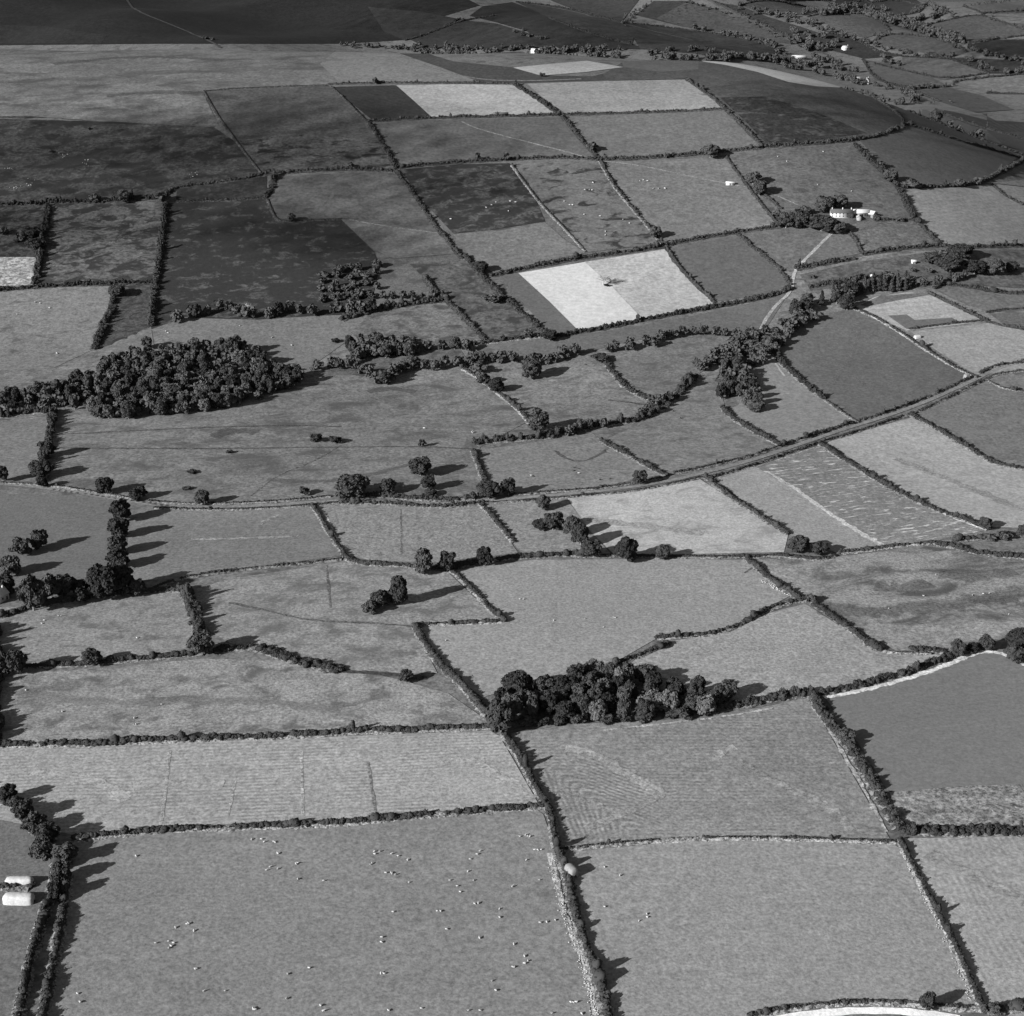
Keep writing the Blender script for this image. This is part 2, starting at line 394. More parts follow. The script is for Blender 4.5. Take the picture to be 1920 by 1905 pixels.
field('870,692 960,700 1130,672 1180,730 1230,757 1180,790 1060,803 1010,790 930,735', tone=104, grain=.16, mott=.12, big=.08, patch=(84, .3, 24, 2), spots=(150, .03, 3), bump=.5)
field('1135,678 1200,660 1260,640 1390,637 1370,660 1290,715 1235,752 1180,722', tone=96, grain=.14, mott=.10, big=.06, patch=(80, .25, 24, 2))
field('900,650 1000,635 1130,622 1260,600 1400,570 1480,548 1440,610 1410,632 1270,625 1180,640 1100,660 980,665', tone=88, grain=.10, mott=.07, big=.06)
field('903,843 980,833 1110,812 1140,835 1240,890 1100,918 925,930 910,885', tone=107, grain=.14, mott=.08, big=.05)
field('1140,822 1200,795 1250,765 1290,720 1350,725 1360,765 1410,805 1462,838 1350,872 1260,890 1190,855', tone=104, grain=.14, mott=.10, big=.07, patch=(88, .25, 26, 1.6))
field('1362,768 1385,760 1400,700 1448,670 1500,715 1605,793 1540,812 1468,835 1420,808', tone=112, grain=.10, mott=.06, big=.04)
field('1455,640 1510,605 1590,578 1650,602 1720,650 1825,706 1740,745 1610,790 1545,748 1480,690', tone=86, grain=.11, mott=.08, big=.1, spots=(122, .04, 6), streak=(gang(1560, 640, 1640, 760), 10, .06))
field('1605,575 1640,557 1700,548 1745,552 1800,575 1858,602 1700,620 1660,602', tone=138, grain=.10, mott=.05, stripe=(gang(1640, 600, 1840, 580), 8.0, .10))
field('1612,572 1650,555 1730,549 1745,553 1690,562 1625,575', tone=88, lift=.15, **PAS)
field('1665,592 1700,590 1715,600 1785,596 1800,604 1700,617', tone=84, lift=.15, grain=.08, mott=.04)
field('1708,622 1860,605 1925,650 1925,672 1830,703 1760,660', tone=122, grain=.11, mott=.06, streak=(gang(1720, 630, 1880, 620), 6, .08))
field('1735,535 1830,540 1925,562 1925,572 1850,584 1790,562', tone=90, **PAS)
field('1855,588 1925,576 1925,640 1890,615', tone=86, **PAS)
field('1500,515 1600,492 1760,470 1925,465 1925,560 1820,535 1700,530 1600,535 1520,545', tone=84, grain=.16, mott=.14, patch=(60, .3, 20, 1.5), spots=(150, .04, 3))
# --- fields on the lower slope
field('938,518 975,512 1085,616 1040,628 1000,590', tone=86, grain=.08, mott=.04)
field('972,512 1098,491 1150,540 1205,598 1083,618 1030,565', tone=205, grain=.06, mott=.03, streak=(gang(1000, 520, 1100, 610), 6, .03))
field('1096,491 1248,467 1300,525 1342,568 1205,597 1150,540', tone=178, grain=.10, mott=.06, patch=(140, .14, 14, 1.5))
field('1255,467 1388,440 1440,490 1482,532 1440,552 1345,565 1300,520', tone=84, grain=.09, mott=.05)
field('1392,437 1500,424 1560,428 1600,445 1615,475 1540,490 1480,510 1440,485', tone=88, **PAS)
field('1595,432 1660,415 1735,414 1762,458 1690,465 1622,473', tone=90, grain=.18, mott=.10, spots=(140, .05, 2))
field('850,440 940,432 1022,417 1060,450 1098,474 1000,495 925,512 885,485', tone=97, grain=.12, mott=.08, big=.08)
field('968,307 1040,303 1122,302 1160,360 1238,457 1100,473 1060,425 1010,370', tone=94, grain=.12, mott=.08, patch=(48, .26, 26, 2.0))
field('750,318 860,308 955,306 1000,365 1022,415 930,430 850,438 800,385', tone=72, grain=.2, mott=.12, patch=(44, .60, 24, 1.8), spots=(140, .03, 2))
field('1128,303 1240,300 1362,294 1400,350 1460,425 1340,442 1250,456 1190,390', tone=99, grain=.12, mott=.07, spots=(200, .02, 1.5))
field('1368,290 1430,280 1530,272 1605,270 1650,318 1690,360 1712,410 1640,410 1560,400 1460,398 1420,360', tone=90, grain=.13, mott=.08, patch=(66, .18, 16, 2))
field('1612,263 1690,240 1750,250 1830,275 1908,296 1870,325 1830,345 1760,350 1692,348 1650,305', tone=78, grain=.09, mott=.05, big=.1, streak=(5, 10, .06))
field('1695,355 1780,352 1865,345 1925,388 1925,458 1770,460 1720,405', tone=118, grain=.10, mott=.05, stripe=(gang(1730, 400, 1900, 380), 7.0, .07), streak=(5, 8, .08))
field('1860,343 1925,303 1925,385', tone=110, **PAS)
field('510,332 600,327 700,322 742,325 790,385 862,475 740,485 700,470 640,412 520,413 505,372', tone=82, grain=.12, mott=.09, big=.08, patch=(64, .2, 20, 2))
field('640,412 662,411 700,422 830,438 862,475 740,485 700,468', tone=96, grain=.12, mott=.08, lift=.15)
field('768,495 870,486 940,550 1012,625 915,640 870,590 830,555', tone=78, grain=.18, mott=.14, patch=(56, .35, 26, 1.6), spots=(150, .02, 2))
field('690,590 760,575 838,567 870,595 905,637 860,648 700,640 640,625', tone=92, grain=.16, mott=.14, patch=(66, .35, 22, 1.6))
field('283,618 345,596 480,600 600,592 690,590 650,640 580,690 590,705 500,690 420,650 330,640', tone=98, grain=.12, mott=.08, big=.07)
field('700,640 860,650 880,680 780,690 690,705 600,700', tone=84, grain=.16, mott=.12, patch=(60, .3, 20, 1.6))
# --- rough hill land
field('312,380 420,377 500,372 515,415 640,412 700,468 712,500 690,590 500,600 345,595 283,618 292,540 300,470', tone=70, grain=.22, mott=.14, patch=(47, .78, 22, 1.6), spots=(120, .10, 5), bump=.6)
field('92,383 180,381 305,376 300,460 290,530 140,535 68,532 80,450', tone=84, grain=.2, mott=.14, patch=(48, .45, 24, 1.8), spots=(135, .05, 4), bump=.6)
field('0,388 88,382 75,450 68,482 0,482', tone=68, grain=.2, mott=.14, patch=(38, .5, 18, 1.5), bump=.6)
field('0,482 68,482 62,535 0,540', tone=140, grain=.25, mott=.12, patch=(85, .3, 7, 1.5))
field('0,545 130,538 210,537 200,600 175,655 100,690 0,712', tone=104, grain=.13, mott=.07, big=.05, patch=(80, .15, 18, 1.6))
field('216,537 287,532 283,615 200,655 180,650 205,600', tone=68, grain=.2, mott=.14, patch=(50, .4, 14, 1.5))
field('185,655 283,612 290,655 220,675', tone=98, **PAS)
field('332,352 400,345 500,330 500,370 420,376 330,377', tone=60, grain=.2, mott=.14, patch=(42, .5, 14, 1.6), spots=(110, .05, 3))
field('0,214 60,218 200,228 400,238 440,265 490,325 400,342 330,352 300,372 180,380 0,386', tone=66, grain=.22, mott=.14, big=.12, patch=(44, .50, 44, 1.6), spots=(120, .02, 4), bump=.6)
field('0,84 60,82 130,80 260,77 400,87 560,90 640,84 740,97 820,125 893,151 780,155 615,159 500,164 380,172 410,236 200,228 0,214', tone=101, grain=.13, mott=.12, big=.16, patch=(70, .35, 75, 3.0), streak=(2, 10, .10))
field('640,86 742,98 830,128 893,152 760,155 640,158 600,120', tone=108, grain=.10, mott=.06, lift=.15, streak=(-20, 8, .08))
field('382,172 500,164 615,160 650,192 692,232 740,318 620,320 495,326 440,258', tone=73, grain=.14, mott=.10, big=.14, streak=(2, 10, .12))
field('440,262 560,250 715,265 740,318 620,320 495,326', tone=76, grain=.18, mott=.12, patch=(36, .30, 26, 2.4), lift=.15)
field('625,163 742,160 775,188 812,222 700,227 655,190', tone=52, grain=.12, mott=.06, stripe=(gang(650, 175, 800, 215), 7.0, .10))
field('743,160 850,158 966,159 1005,185 1042,213 920,218 812,222 775,188', tone=143, grain=.10, mott=.05, streak=(2, 7, .06))
field('988,157 1140,152 1288,149 1320,172 1358,204 1200,211 1062,214 1020,185', tone=126, grain=.10, mott=.06, streak=(2, 7, .05))
field('700,230 860,224 1050,220 1085,262 1115,296 940,298 748,312 720,265', tone=86, grain=.11, mott=.08, big=.12)
field('1062,220 1200,214 1365,207 1400,242 1428,273 1280,288 1130,297 1095,260', tone=97, grain=.11, mott=.06, big=.05)
field('1130,140 1165,118 1240,112 1315,113 1430,128 1500,145 1575,163 1640,185 1685,212 1698,232 1680,242 1600,262 1435,273 1380,215 1330,175 1290,148 1140,151', tone=72, grain=.12, mott=.10, big=.12, streak=(-28, 10, .16))
field('1350,183 1430,181 1500,200 1560,222 1625,250 1520,265 1440,272 1395,225', tone=50, grain=.2, mott=.12, patch=(78, .22, 16, 2.4), lift=.15)
field('1308,114 1370,116 1450,125 1520,143 1585,165 1530,162 1478,154 1420,135 1360,122', tone=168, grain=.06, mott=.03, lift=.2)
field('742,98 790,97 850,115 960,126 1010,141 1110,143 1170,128 1230,125 1240,138 1140,150 960,156 893,152 820,124', tone=62, grain=.12, mott=.08)
field('962,127 1020,121 1100,114 1168,126 1100,135 1015,142', tone=146, grain=.08, mott=.04, lift=.15)
field('1170,126 1165,116 1240,112 1310,113 1310,130 1240,135', tone=84, grain=.08, mott=.04, lift=.15)
# --- beyond the brow
F = 'f'
field('0,0 820,0 900,10 800,40 760,75 640,82 300,82 0,88', F, tone=34, grain=.12, mott=.10, big=.16, streak=(0, 14, .10))  # dark heather, with cloud shade over the far moor put into its tone
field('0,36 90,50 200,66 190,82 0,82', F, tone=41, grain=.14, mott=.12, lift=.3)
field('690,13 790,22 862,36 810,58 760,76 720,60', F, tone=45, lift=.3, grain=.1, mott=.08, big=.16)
field('818,58 868,38 930,44 985,60 1040,85 960,95 800,90 770,75', F, tone=50, lift=.3, grain=.1, mott=.08, big=.18)
field('905,12 960,4 1010,22 1080,50 1160,72 1210,92 1050,92 985,58 930,42 880,30', F, tone=44, lift=.34, grain=.1, mott=.08, big=.15)
field('968,4 1060,14 1164,43 1190,60 1185,85 1100,62 1030,34', F, tone=58, lift=.38, grain=.14, mott=.12, spots=(110, .04, 6))
field('955,0 1222,0 1165,42 1060,12', F, tone=58, lift=.3, **PAS)
field('1226,2 1290,2 1330,14 1400,36 1300,45 1280,50 1190,28', F, tone=56, lift=.3, **PAS)
field('1285,5 1340,18 1400,36 1440,55 1490,82 1440,80 1360,62 1280,50 1230,35', F, tone=68, lift=.34, **PAS)
field('1170,42 1280,55 1400,72 1470,98 1400,112 1300,100 1200,92', F, tone=58, lift=.38, grain=.15, mott=.12, patch=(38, .3, 60, 2))
field('1302,0 1338,8 1392,32 1370,32', F, tone=82, lift=.42, **PAS)
field('1340,4 1375,18 1440,50 1500,80 1540,95 1560,70 1500,50 1440,32 1390,12', F, tone=58, lift=.42, **PAS)
field('1388,10 1420,2 1460,2 1545,20 1510,29 1430,24', F, tone=64, lift=.3, **PAS)
field('1515,32 1560,22 1612,27 1650,38 1668,57 1625,71 1575,62 1550,45', F, tone=76, lift=.46, **PAS)
field('1632,5 1680,0 1735,12 1722,24 1684,32 1640,20', F, tone=54, lift=.3, **PAS)
field('1738,47 1790,35 1838,27 1880,42 1922,56 1900,68 1815,82 1765,70', F, tone=72, lift=.3, **PAS)
field('1818,84 1860,75 1922,67 1922,116 1870,106', F, tone=48, lift=.3, **PAS)
field('1632,80 1668,62 1740,70 1800,88 1812,98 1790,106 1700,95', F, tone=72, lift=.3, **PAS)
field('1692,107 1780,110 1822,122 1852,138 1770,150 1690,132', F, tone=80, lift=.3, **PAS)
field('1618,112 1690,122 1740,142 1782,163 1700,166 1640,150', F, tone=76, lift=.34, **PAS)
field('1792,153 1860,145 1922,138 1922,176 1850,174', F, tone=98, lift=.3, **PAS)
field('1710,170 1780,165 1838,178 1902,206 1830,211 1760,190', F, tone=70, lift=.34, **PAS)
field('1852,178 1922,178 1922,212 1905,206', F, tone=96, lift=.38, **PAS)
field('1806,12 1922,0 1922,20 1845,25', F, tone=82, lift=.3, **PAS)
field('1840,28 1922,22 1922,54', F, tone=94, lift=.3, **PAS)
field('1545,60 1600,72 1640,95 1690,105 1620,110 1560,95', F, tone=52, lift=.3, **PAS)
field('1780,110 1800,108 1880,112 1922,120 1922,136 1850,138', F, tone=52, lift=.3, **PAS)
field('1580,0 1632,2 1640,20 1560,18', F, tone=46, lift=.3, **PAS)
field('1840,213 1922,211 1922,243 1880,232', tone=62, **PAS)
field('1730,199 1790,210 1850,225 1922,248 1922,258 1860,246 1790,226', tone=56, **PAS)
field('1668,193 1700,196 1770,216 1850,246 1908,292 1850,277 1780,256 1702,232 1690,215', tone=78, **PAS)
field('900,100 980,97 1000,110 960,120 900,112', F, tone=62, lift=.3, **PAS)

# --- lanes, tracks and worn paths
def ribbon(name, pts, width, tone, mode='n', lift=.19, jit=.12, kind='structure', mat=None, **mk):
    g, L = resample(ground_line(P(pts) if isinstance(pts, str) else pts, mode), 4.0)
    t = np.gradient(g, axis=0); t /= np.linalg.norm(t, axis=1)[:, None] + 1e-9
    n = np.stack([-t[:, 1], t[:, 0]], 1)
    w = width / 2 * (1 + rng.normal(0, jit, (len(g), 2)))
    rows = [g + n * w[:, :1], g + n * w[:, :1] * .33, g - n * w[:, 1:] * .33, g - n * w[:, 1:]]
    V = np.stack(rows, 1).reshape(-1, 2); V = np.column_stack([V, height(V[:, 0], V[:, 1]) + lift])
    i = (np.arange(len(g) - 1) * 4)[:, None] + np.arange(3)[None]
    q = np.stack([i, i + 1, i + 5, i + 4], 2).reshape(-1, 4)[:, ::-1]
    b = Buf(); b.add(V, q=q); me = b.mesh(name, mat or field_mat(tone, **mk), True)
    at = me.attributes.new('edge', 'FLOAT', 'POINT'); at.data.foreach_set('value', np.tile([0, 1, 1, 0], len(g)).astype(np.float32))
    return tag(obj(name, me), kind=kind)
LANE = '-30,905 60,912 130,921 200,932 270,945 330,950 400,951 500,948 580,942 660,938 740,941 800,946 860,943 920,938 1000,932 1080,925 1160,917 1240,905 1300,892 1350,879 1400,866 1450,850 1500,833 1560,812 1610,796 1660,781 1720,760 1780,734 1830,711 1870,690 1950,664'
ribbon('lane', LANE, 4.0, 122, grain=.14, mott=.12, jit=.05)
ribbon('track', '1424,622 1436,598 1455,572 1485,546 1487,520 1492,505 1520,476 1565,432', 3.0, 145, grain=.2, mott=.15)
ribbon('track', '1130,302 1200,310 1290,330 1365,345 1410,352 1450,364 1500,386', 1.8, 118, grain=.25, mott=.2)
ribbon('track', '865,228 895,242 980,264 1060,284 1105,297', 2.2, 116, grain=.25, mott=.2)
ribbon('track', '1448,668 1455,684 1472,706', 1.8, 150, grain=.2)
ribbon('track', '655,412 720,424 828,438', 1.8, 110, grain=.25)
ribbon('path', '1333,0 1400,35 1493,80 1557,104 1580,128 1616,150', 7, 72, F, grain=.2, lift=.6)
ribbon('path', '238,0 252,20 330,50 395,78 415,90', 5, 62, F, grain=.2, lift=.6)
ribbon('path', '970,3 1060,18 1160,42 1230,60 1300,76', 4, 80, F, grain=.2, lift=.6)
ribbon('track', '870,486 905,515 925,545 945,560', 2.0, 118, grain=.3)
ribbon('path', '740,98 800,125 893,150 1000,152 1090,148', 3, 96, grain=.2)
ribbon('road', '1440,1915 1520,1903 1580,1897 1660,1895 1740,1900 1800,1910', 3.6, 230, grain=.08)
ribbon('field_margin', '1545,1308 1640,1290 1740,1261 1800,1236 1850,1219 1890,1229 1950,1262', 5.0, 214, grain=.2, mott=.1, jit=.12, soft=.85)
ribbon('field_margin', '1540,834 1600,868 1700,928 1790,972 1850,994', 3.6, 215, grain=.3, mott=.2, jit=.3, soft=.85)
ribbon('field_margin', '1340,893 1420,870 1500,842', 3.0, 200, grain=.3, mott=.2, jit=.3, soft=.85)
ribbon('field_margin', '600,950 620,985 645,1035', 1.6, 165, grain=.3, jit=.3, soft=.85)
ribbon('field_margin', '1130,1370 1340,1347 1450,1328', 2.0, 158, grain=.3, jit=.3, soft=.85)
ribbon('field_margin', '1525,1325 1570,1395 1620,1480 1662,1560', 2.2, 165, grain=.3, jit=.4, soft=.85)
ribbon('field_margin', '1030,1600 1045,1655 1058,1715 1075,1758 1095,1805 1108,1860 1122,1915', 3.4, 172, grain=.3, mott=.2, jit=.2, soft=.85)
ribbon('field_margin', '1530,838 1460,863 1340,898', 1.6, 150, grain=.3, jit=.3, soft=.85)
for s, w, t in (('100,918 300,946 330,952', 2, 60), ('620,1140 615,1090 612,1060', 1.2, 104), ('430,1130 500,1145 580,1165 700,1168 770,1175', 1.8, 98),
                ('105,815 250,808 420,800 560,798 640,800', 2.0, 84), ('110,840 400,842 640,838 800,838 885,842', 2.0, 84), ('470,930 520,890 580,870 640,835', 1.4, 98),
                ('1040,845 1060,860 1090,868 1130,850 1140,838', 2.4, 90), ('1140,750 1180,755 1225,762', 2.4, 76), ('690,1430 700,1500 706,1530', 1.1, 118), ('752,955 752,1040', 1.0, 108),
                ('1420,1060 1395,1075', 1.5, 90), ('640,1258 760,1268 800,1272', 3.5, 66), ('1300,1325 1340,1335', 1, 100)):
    ribbon('worn_line', s, w * 1.5, t, grain=.3, mott=.2, jit=.35, soft=.75)
for s in ('318,1410 308,1500 302,1545', '440,1465 428,1530', '565,1410 568,1530'):
    ribbon('worn_line', s, 2.0, 165, grain=.3, jit=.3, soft=.6)

for s, w, t in (('1060,1405 1110,1410 1150,1432 1190,1462 1245,1490', 6, 158), ('1340,1425 1352,1408 1380,1402', 5, 158), ('1385,1425 1420,1450 1480,1478 1540,1505 1580,1535 1595,1560', 5, 156),
                ('1100,1555 1150,1535 1200,1510 1245,1490', 4, 150), ('1050,1480 1110,1510 1170,1525', 4, 150), ('60,1448 140,1455 200,1470 235,1502', 7, 172), ('250,1475 330,1468 420,1470', 6, 168), ('820,1430 890,1428 930,1450 970,1478 992,1500', 6, 168),
                ('1580,1370 1620,1440 1655,1520', 3, 150), ('358,1012 440,1010 560,1006', 3, 160), ('482,988 500,975 525,966', 3, 150), ('520,1000 590,1012 625,1030', 3, 145), ('1440,885 1500,922 1550,960 1600,992 1655,1022', 4, 205), ('1740,1600 1820,1640 1925,1690', 7, 152),
                ('1530,1140 1640,1146 1760,1138 1880,1120 1925,1112', 16, 92), ('1640,1098 1690,1106 1740,1092', 14, 92), ('1760,1075 1830,1085 1900,1070', 12, 96),
                ('30,1300 200,1320 420,1310 640,1330', 7, 132), ('500,900 620,905 740,880 800,862', 6, 92), ('400,820 440,805 480,812', 12, 78), ('690,735 730,728 780,735', 9, 78), ('700,745 760,752 800,748', 5, 140),
                ('640,1210 700,1230 780,1225', 6, 132), ('1560,720 1600,660 1610,620', 4, 112), ('1590,700 1640,735 1690,745', 4, 110), ('1680,860 1780,900 1925,960', 7, 150), ('1100,975 1200,985 1320,1000', 7, 158),
                ('0,160 100,165 220,150 330,148', 16, 112), ('330,120 480,118 640,112', 14, 116), ('60,200 220,215 390,225', 14, 118), ('100,120 250,105 420,112', 12, 74), ('200,180 330,170 450,185', 12, 72), ('400,230 470,215 560,205', 9, 92)):
    ribbon('worn_line', s, w * 1.35, t, grain=.2, mott=.2, jit=.3, soft=(.62 if t > 148 else .40) if float(s.split()[0].split(',')[1]) > 300 else .35, lift=.21)

# ------------------------------------------------------------------ hedges
LEAF = simple_mat('hedge_leaves', 0, .30, 3.0, .18, alb=.033)
LEAFD = simple_mat('tree_leaves', 0, .28, 2.2, .48, alb=.037)
LEAFL = simple_mat('pale_leaves', 0, .25, 2.0, .2, alb=.075)
BARK = simple_mat('bark', 0, .2, .6, 0, alb=.16)
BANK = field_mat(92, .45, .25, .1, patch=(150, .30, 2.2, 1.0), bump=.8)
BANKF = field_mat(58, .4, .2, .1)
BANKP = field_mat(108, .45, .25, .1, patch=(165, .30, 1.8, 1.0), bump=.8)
STONE = simple_mat('pale_stone', 0, .2, .7, .1, alb=.55)
def hedge(label, pts, w=2.4, h=2.4, bank=1, mode='n', group=None, name='hedge', gaps=.07, tree=.14, cat=None, mat=None):
    pts = P(pts); pts[:, 0] = np.where(pts[:, 0] <= -18, pts[:, 0] - 200, np.where(pts[:, 0] >= 1940, pts[:, 0] + 200, pts[:, 0]))
    g, L = resample(ground_line(pts, mode), 1.0)
    Z = float(np.mean(g[:, 1])); near = Z < 900; mid = Z < 1350
    h = h * (.62 if near else .72 if mid else .8); step = (.75 if near else 1.1 if mid else 1.7) * max(1, w / 4.5); step = min(step, max(.7, w * .55))
    g, L = resample(g, step); n = len(g)
    t = np.gradient(g, axis=0); t /= np.linalg.norm(t, axis=1)[:, None] + 1e-9; nn = np.stack([-t[:, 1], t[:, 0]], 1)
    s = np.arange(n) * step; ph = rng.uniform(0, 9, 4)
    wob = .8 * np.sin(s / 5.3 + ph[0]) + .5 * np.sin(s / 2.9 + ph[1]) + .6 * np.sin(s / 13.7 + ph[2])
    hh = h * (1 + .26 * wob + rng.normal(0, .20, n)); hh = np.clip(hh, .3 * h, 2.1 * h)
    ww = w * (1 + .22 * np.sin(s / 7.1 + ph[3]) + rng.normal(0, .12, n)) * .5
    big = rng.random(n) < tree * step / 4; hh[big] *= rng.uniform(1.3, 2.3, big.sum()); ww[big] *= rng.uniform(1.2, 1.7, big.sum())
    keep = np.ones(n, bool)
    k = 0
    while k < n:
        if rng.random() < gaps * step / 3: keep[k:k + int(rng.uniform(1.5, 5) / step)] = False; k += 4
        k += 1
    if keep.sum() < 2: keep[:] = True
    g2 = g + nn * rng.normal(0, w * .12, (n, 1))
    z = height(g2[:, 0], g2[:, 1])
    C = np.column_stack([g2, z + hh * .42])[keep]
    R = np.column_stack([np.maximum(ww, step * .7), np.maximum(ww, step * .7), hh * .58])[keep]
    if w >= 4:
        n0 = len(C); nk = nn[keep]; C = np.repeat(C, 3, 0); R = np.repeat(R, 3, 0); lat = rng.uniform(-.34, .34, len(C)) * w
        C[:, :2] += np.repeat(nk, 3, 0) * lat[:, None]; rr = w * rng.uniform(.17, .34, len(C)); R[:, 0] = R[:, 1] = rr
        f = rng.uniform(.62, 1.12, len(C)); C[:, 2] += (f - 1) * R[:, 2] * .8; R[:, 2] *= f
    b = Buf(); blobs(b, C, R * .93, 1 if near else 0, .16)
    vol = w * h
    cards(b, C, R, int((34 if near else 16 if mid else 9) * min(2.2, max(.7, vol / 6))), .30 if near else .42 if mid else min(.65, w * .2))
    o = obj(name, b.mesh(name, mat or LEAF)); tag(o, label, cat or name, group)
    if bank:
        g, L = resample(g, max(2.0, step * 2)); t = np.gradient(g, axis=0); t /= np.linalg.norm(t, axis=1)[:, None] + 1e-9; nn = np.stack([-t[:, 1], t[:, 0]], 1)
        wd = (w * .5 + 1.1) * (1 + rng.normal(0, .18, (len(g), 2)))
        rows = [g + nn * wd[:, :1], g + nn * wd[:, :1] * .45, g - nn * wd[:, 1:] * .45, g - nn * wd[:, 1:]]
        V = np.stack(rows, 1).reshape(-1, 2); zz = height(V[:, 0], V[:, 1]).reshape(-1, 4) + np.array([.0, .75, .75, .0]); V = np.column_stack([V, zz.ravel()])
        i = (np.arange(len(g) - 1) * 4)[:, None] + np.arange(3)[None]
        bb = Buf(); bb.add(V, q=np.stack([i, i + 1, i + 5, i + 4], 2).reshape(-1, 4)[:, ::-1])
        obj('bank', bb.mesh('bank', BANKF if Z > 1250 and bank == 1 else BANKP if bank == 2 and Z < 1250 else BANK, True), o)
    return o
H = hedge
H('long thick hedge along the top of the big bottom pasture full of sheep', '140,1573 240,1563 320,1556 440,1552 560,1548 640,1545 700,1538 800,1529 900,1521 960,1517 1018,1511', 2.8, 2.8, 2)
H('dark hedge curving between the lined pale field and the curved-swath hayfield', '943,1378 965,1405 985,1440 1000,1470 1018,1500 1031,1520 1036,1545 1042,1592', 2.2, 3.6)
H('tall ragged hedge beside the pale stony strip, right of the bottom sheep pasture', '1046,1600 1062,1630 1068,1660 1076,1700 1086,1740 1100,1780 1118,1820 1130,1860 1142,1915', 2.8, 3.2, 1, tree=.3)
H('low clipped hedge along the bottom of the curved-swath hayfield', '1048,1596 1090,1589 1160,1582 1280,1573 1400,1571 1500,1573 1600,1577 1680,1579', 1.5, 1.5, 2)
H('broad dark hedge down the left side of the smooth dark arable field', '1522,1303 1545,1340 1565,1367 1590,1395 1610,1425 1640,1475 1665,1520 1690,1555', 4.4, 4.0)
H('square clipped hedge under the speckled strip at the right edge', '1693,1558 1760,1560 1840,1560 1960,1558', 4.6, 3.2, gaps=0)
H('thin straight hedge with dark shadow running to the bottom right corner', '1686,1577 1710,1620 1745,1690 1780,1750 1805,1810 1842,1888', 1.7, 2.8, 2)
H('curving hedge above the white road at the bottom edge', '1405,1905 1480,1890 1560,1883 1640,1879 1720,1883 1790,1890 1850,1893', 1.7, 1.7, 2)
H('bushy overgrown hedge in the bottom right corner', '1845,1896 1880,1889 1960,1896', 3.5, 3.2, tree=.4)
H('long bushy hedge above the pale lined field, running left from the near wood', '-20,1400 80,1396 150,1396 230,1393 290,1389 420,1384 510,1383 600,1377 640,1374 700,1371 800,1368 880,1365 925,1362', 3.2, 3.1, 2, tree=.1)
H('left hedge of the sunken tree-lined lane in the bottom left corner', '112,1600 95,1680 75,1740 57,1800 46,1850 30,1920', 2.6, 3.6)
H('right hedge of the sunken tree-lined lane in the bottom left corner', '128,1640 117,1720 106,1780 95,1830 78,1920', 2.6, 3.6)
H('thick hedge slanting down from the left edge to the tree-lined lane', '-20,1462 30,1500 60,1540 95,1580', 5.0, 4.5, tree=.3)
H('dark hedge between the two long pale stacks', '-5,1664 25,1664 56,1664', 3.0, 2.6)
H('scrubby hedge descending to the left end of the near wood', '930,1362 905,1330 880,1300 850,1270 825,1245 805,1220 790,1195 780,1175', 3.2, 3.2, 1, tree=.35)
H('short hedge jutting right, ending in a point in mid pasture', '780,1172 850,1170 900,1168 945,1165', 2.6, 2.3, 2)
H('diagonal hedge climbing left from the point of the short jutting hedge', '943,1162 920,1145 900,1120 880,1100 860,1080 845,1072', 2.2, 2.4)
H('hedge under the tufted pasture left of the two tall round trees', '645,1043 660,1054 700,1060 750,1060 790,1066 840,1065', 3.0, 2.8, tree=.15)
H('hedge between the two tall round trees and the row of shadowed trees', '855,1063 880,1058 920,1050 970,1045 1020,1043 1060,1040 1100,1043', 3.6, 3.2, tree=.2)
H('straight hedge under the pale stubble field beside three hedgerow trees', '1100,1043 1160,1042 1250,1045 1340,1045 1400,1043', 2.3, 2.2)
H('hedge right of the straight hedge under the pale stubble, passing a big dark bush', '1400,1045 1450,1042 1500,1046 1540,1050 1565,1042', 2.6, 2.4)
H('hedge along the bottom of the white-flecked ploughed field', '1575,1038 1620,1032 1660,1027 1720,1020 1755,1018', 2.5, 2.8, 2)
H('dark wide hedge falling to the right edge under the narrow scrub strip', '1757,1020 1800,1028 1850,1042 1950,1060', 4.2, 3.2)
H('hedge above the narrow scrub strip at the right edge', '1790,1013 1850,1008 1890,1002 1950,1000', 3.5, 3.0, tree=.3)
H('diagonal hedge running down right to the four-way hedge meeting', '1400,1048 1420,1065 1450,1090 1475,1108 1500,1125', 3.4, 3.0)
H('curving hedge sweeping left from the four-way hedge meeting', '1512,1125 1480,1130 1450,1138 1410,1158 1370,1180 1330,1190 1290,1192 1230,1197', 2.5, 2.5, 2)
H('short hedge linking the curving hedge to the near wood', '1252,1208 1210,1225 1170,1240 1140,1252', 2.7, 2.7)
H('hedge slanting down right between the pale pasture and the streaky wet pasture', '1525,1130 1560,1155 1600,1185 1625,1205 1650,1219', 3.6, 3.0)
H('low wall-like hedge at the foot of the streaky wet pasture', '1650,1220 1680,1225 1745,1226', 1.4, 1.2, 2)
H('short fat hedge just above the low wall-like hedge', '1708,1217 1740,1219 1770,1222', 4.2, 2.8)
H('bushy hedge running right from the near wood to the corner of the dark arable field', '1330,1334 1400,1320 1440,1312 1480,1305 1522,1299', 4.6, 3.8, tree=.1)
H('thick hedge along the pale rim of the smooth dark arable field', '1540,1301 1600,1289 1680,1268 1740,1248 1775,1235 1800,1224', 4.4, 3.4, tree=.1)
H('low hedge rising right from the left-hand tree belt under the hayfield', '290,1104 300,1098 350,1082 430,1071 530,1060 640,1049', 1.9, 1.9)
H('hedge with a lone round tree along the bottom of the left triangular pasture', '-20,1253 60,1250 130,1247 175,1245 230,1240 300,1232 350,1228 380,1224', 3.2, 3.0, tree=.25)
H('low scrub line running right from the big round tree', '405,1222 450,1212 500,1218 540,1236 600,1250 640,1258', 6.0, 2.6, 1, tree=.3, gaps=.2)
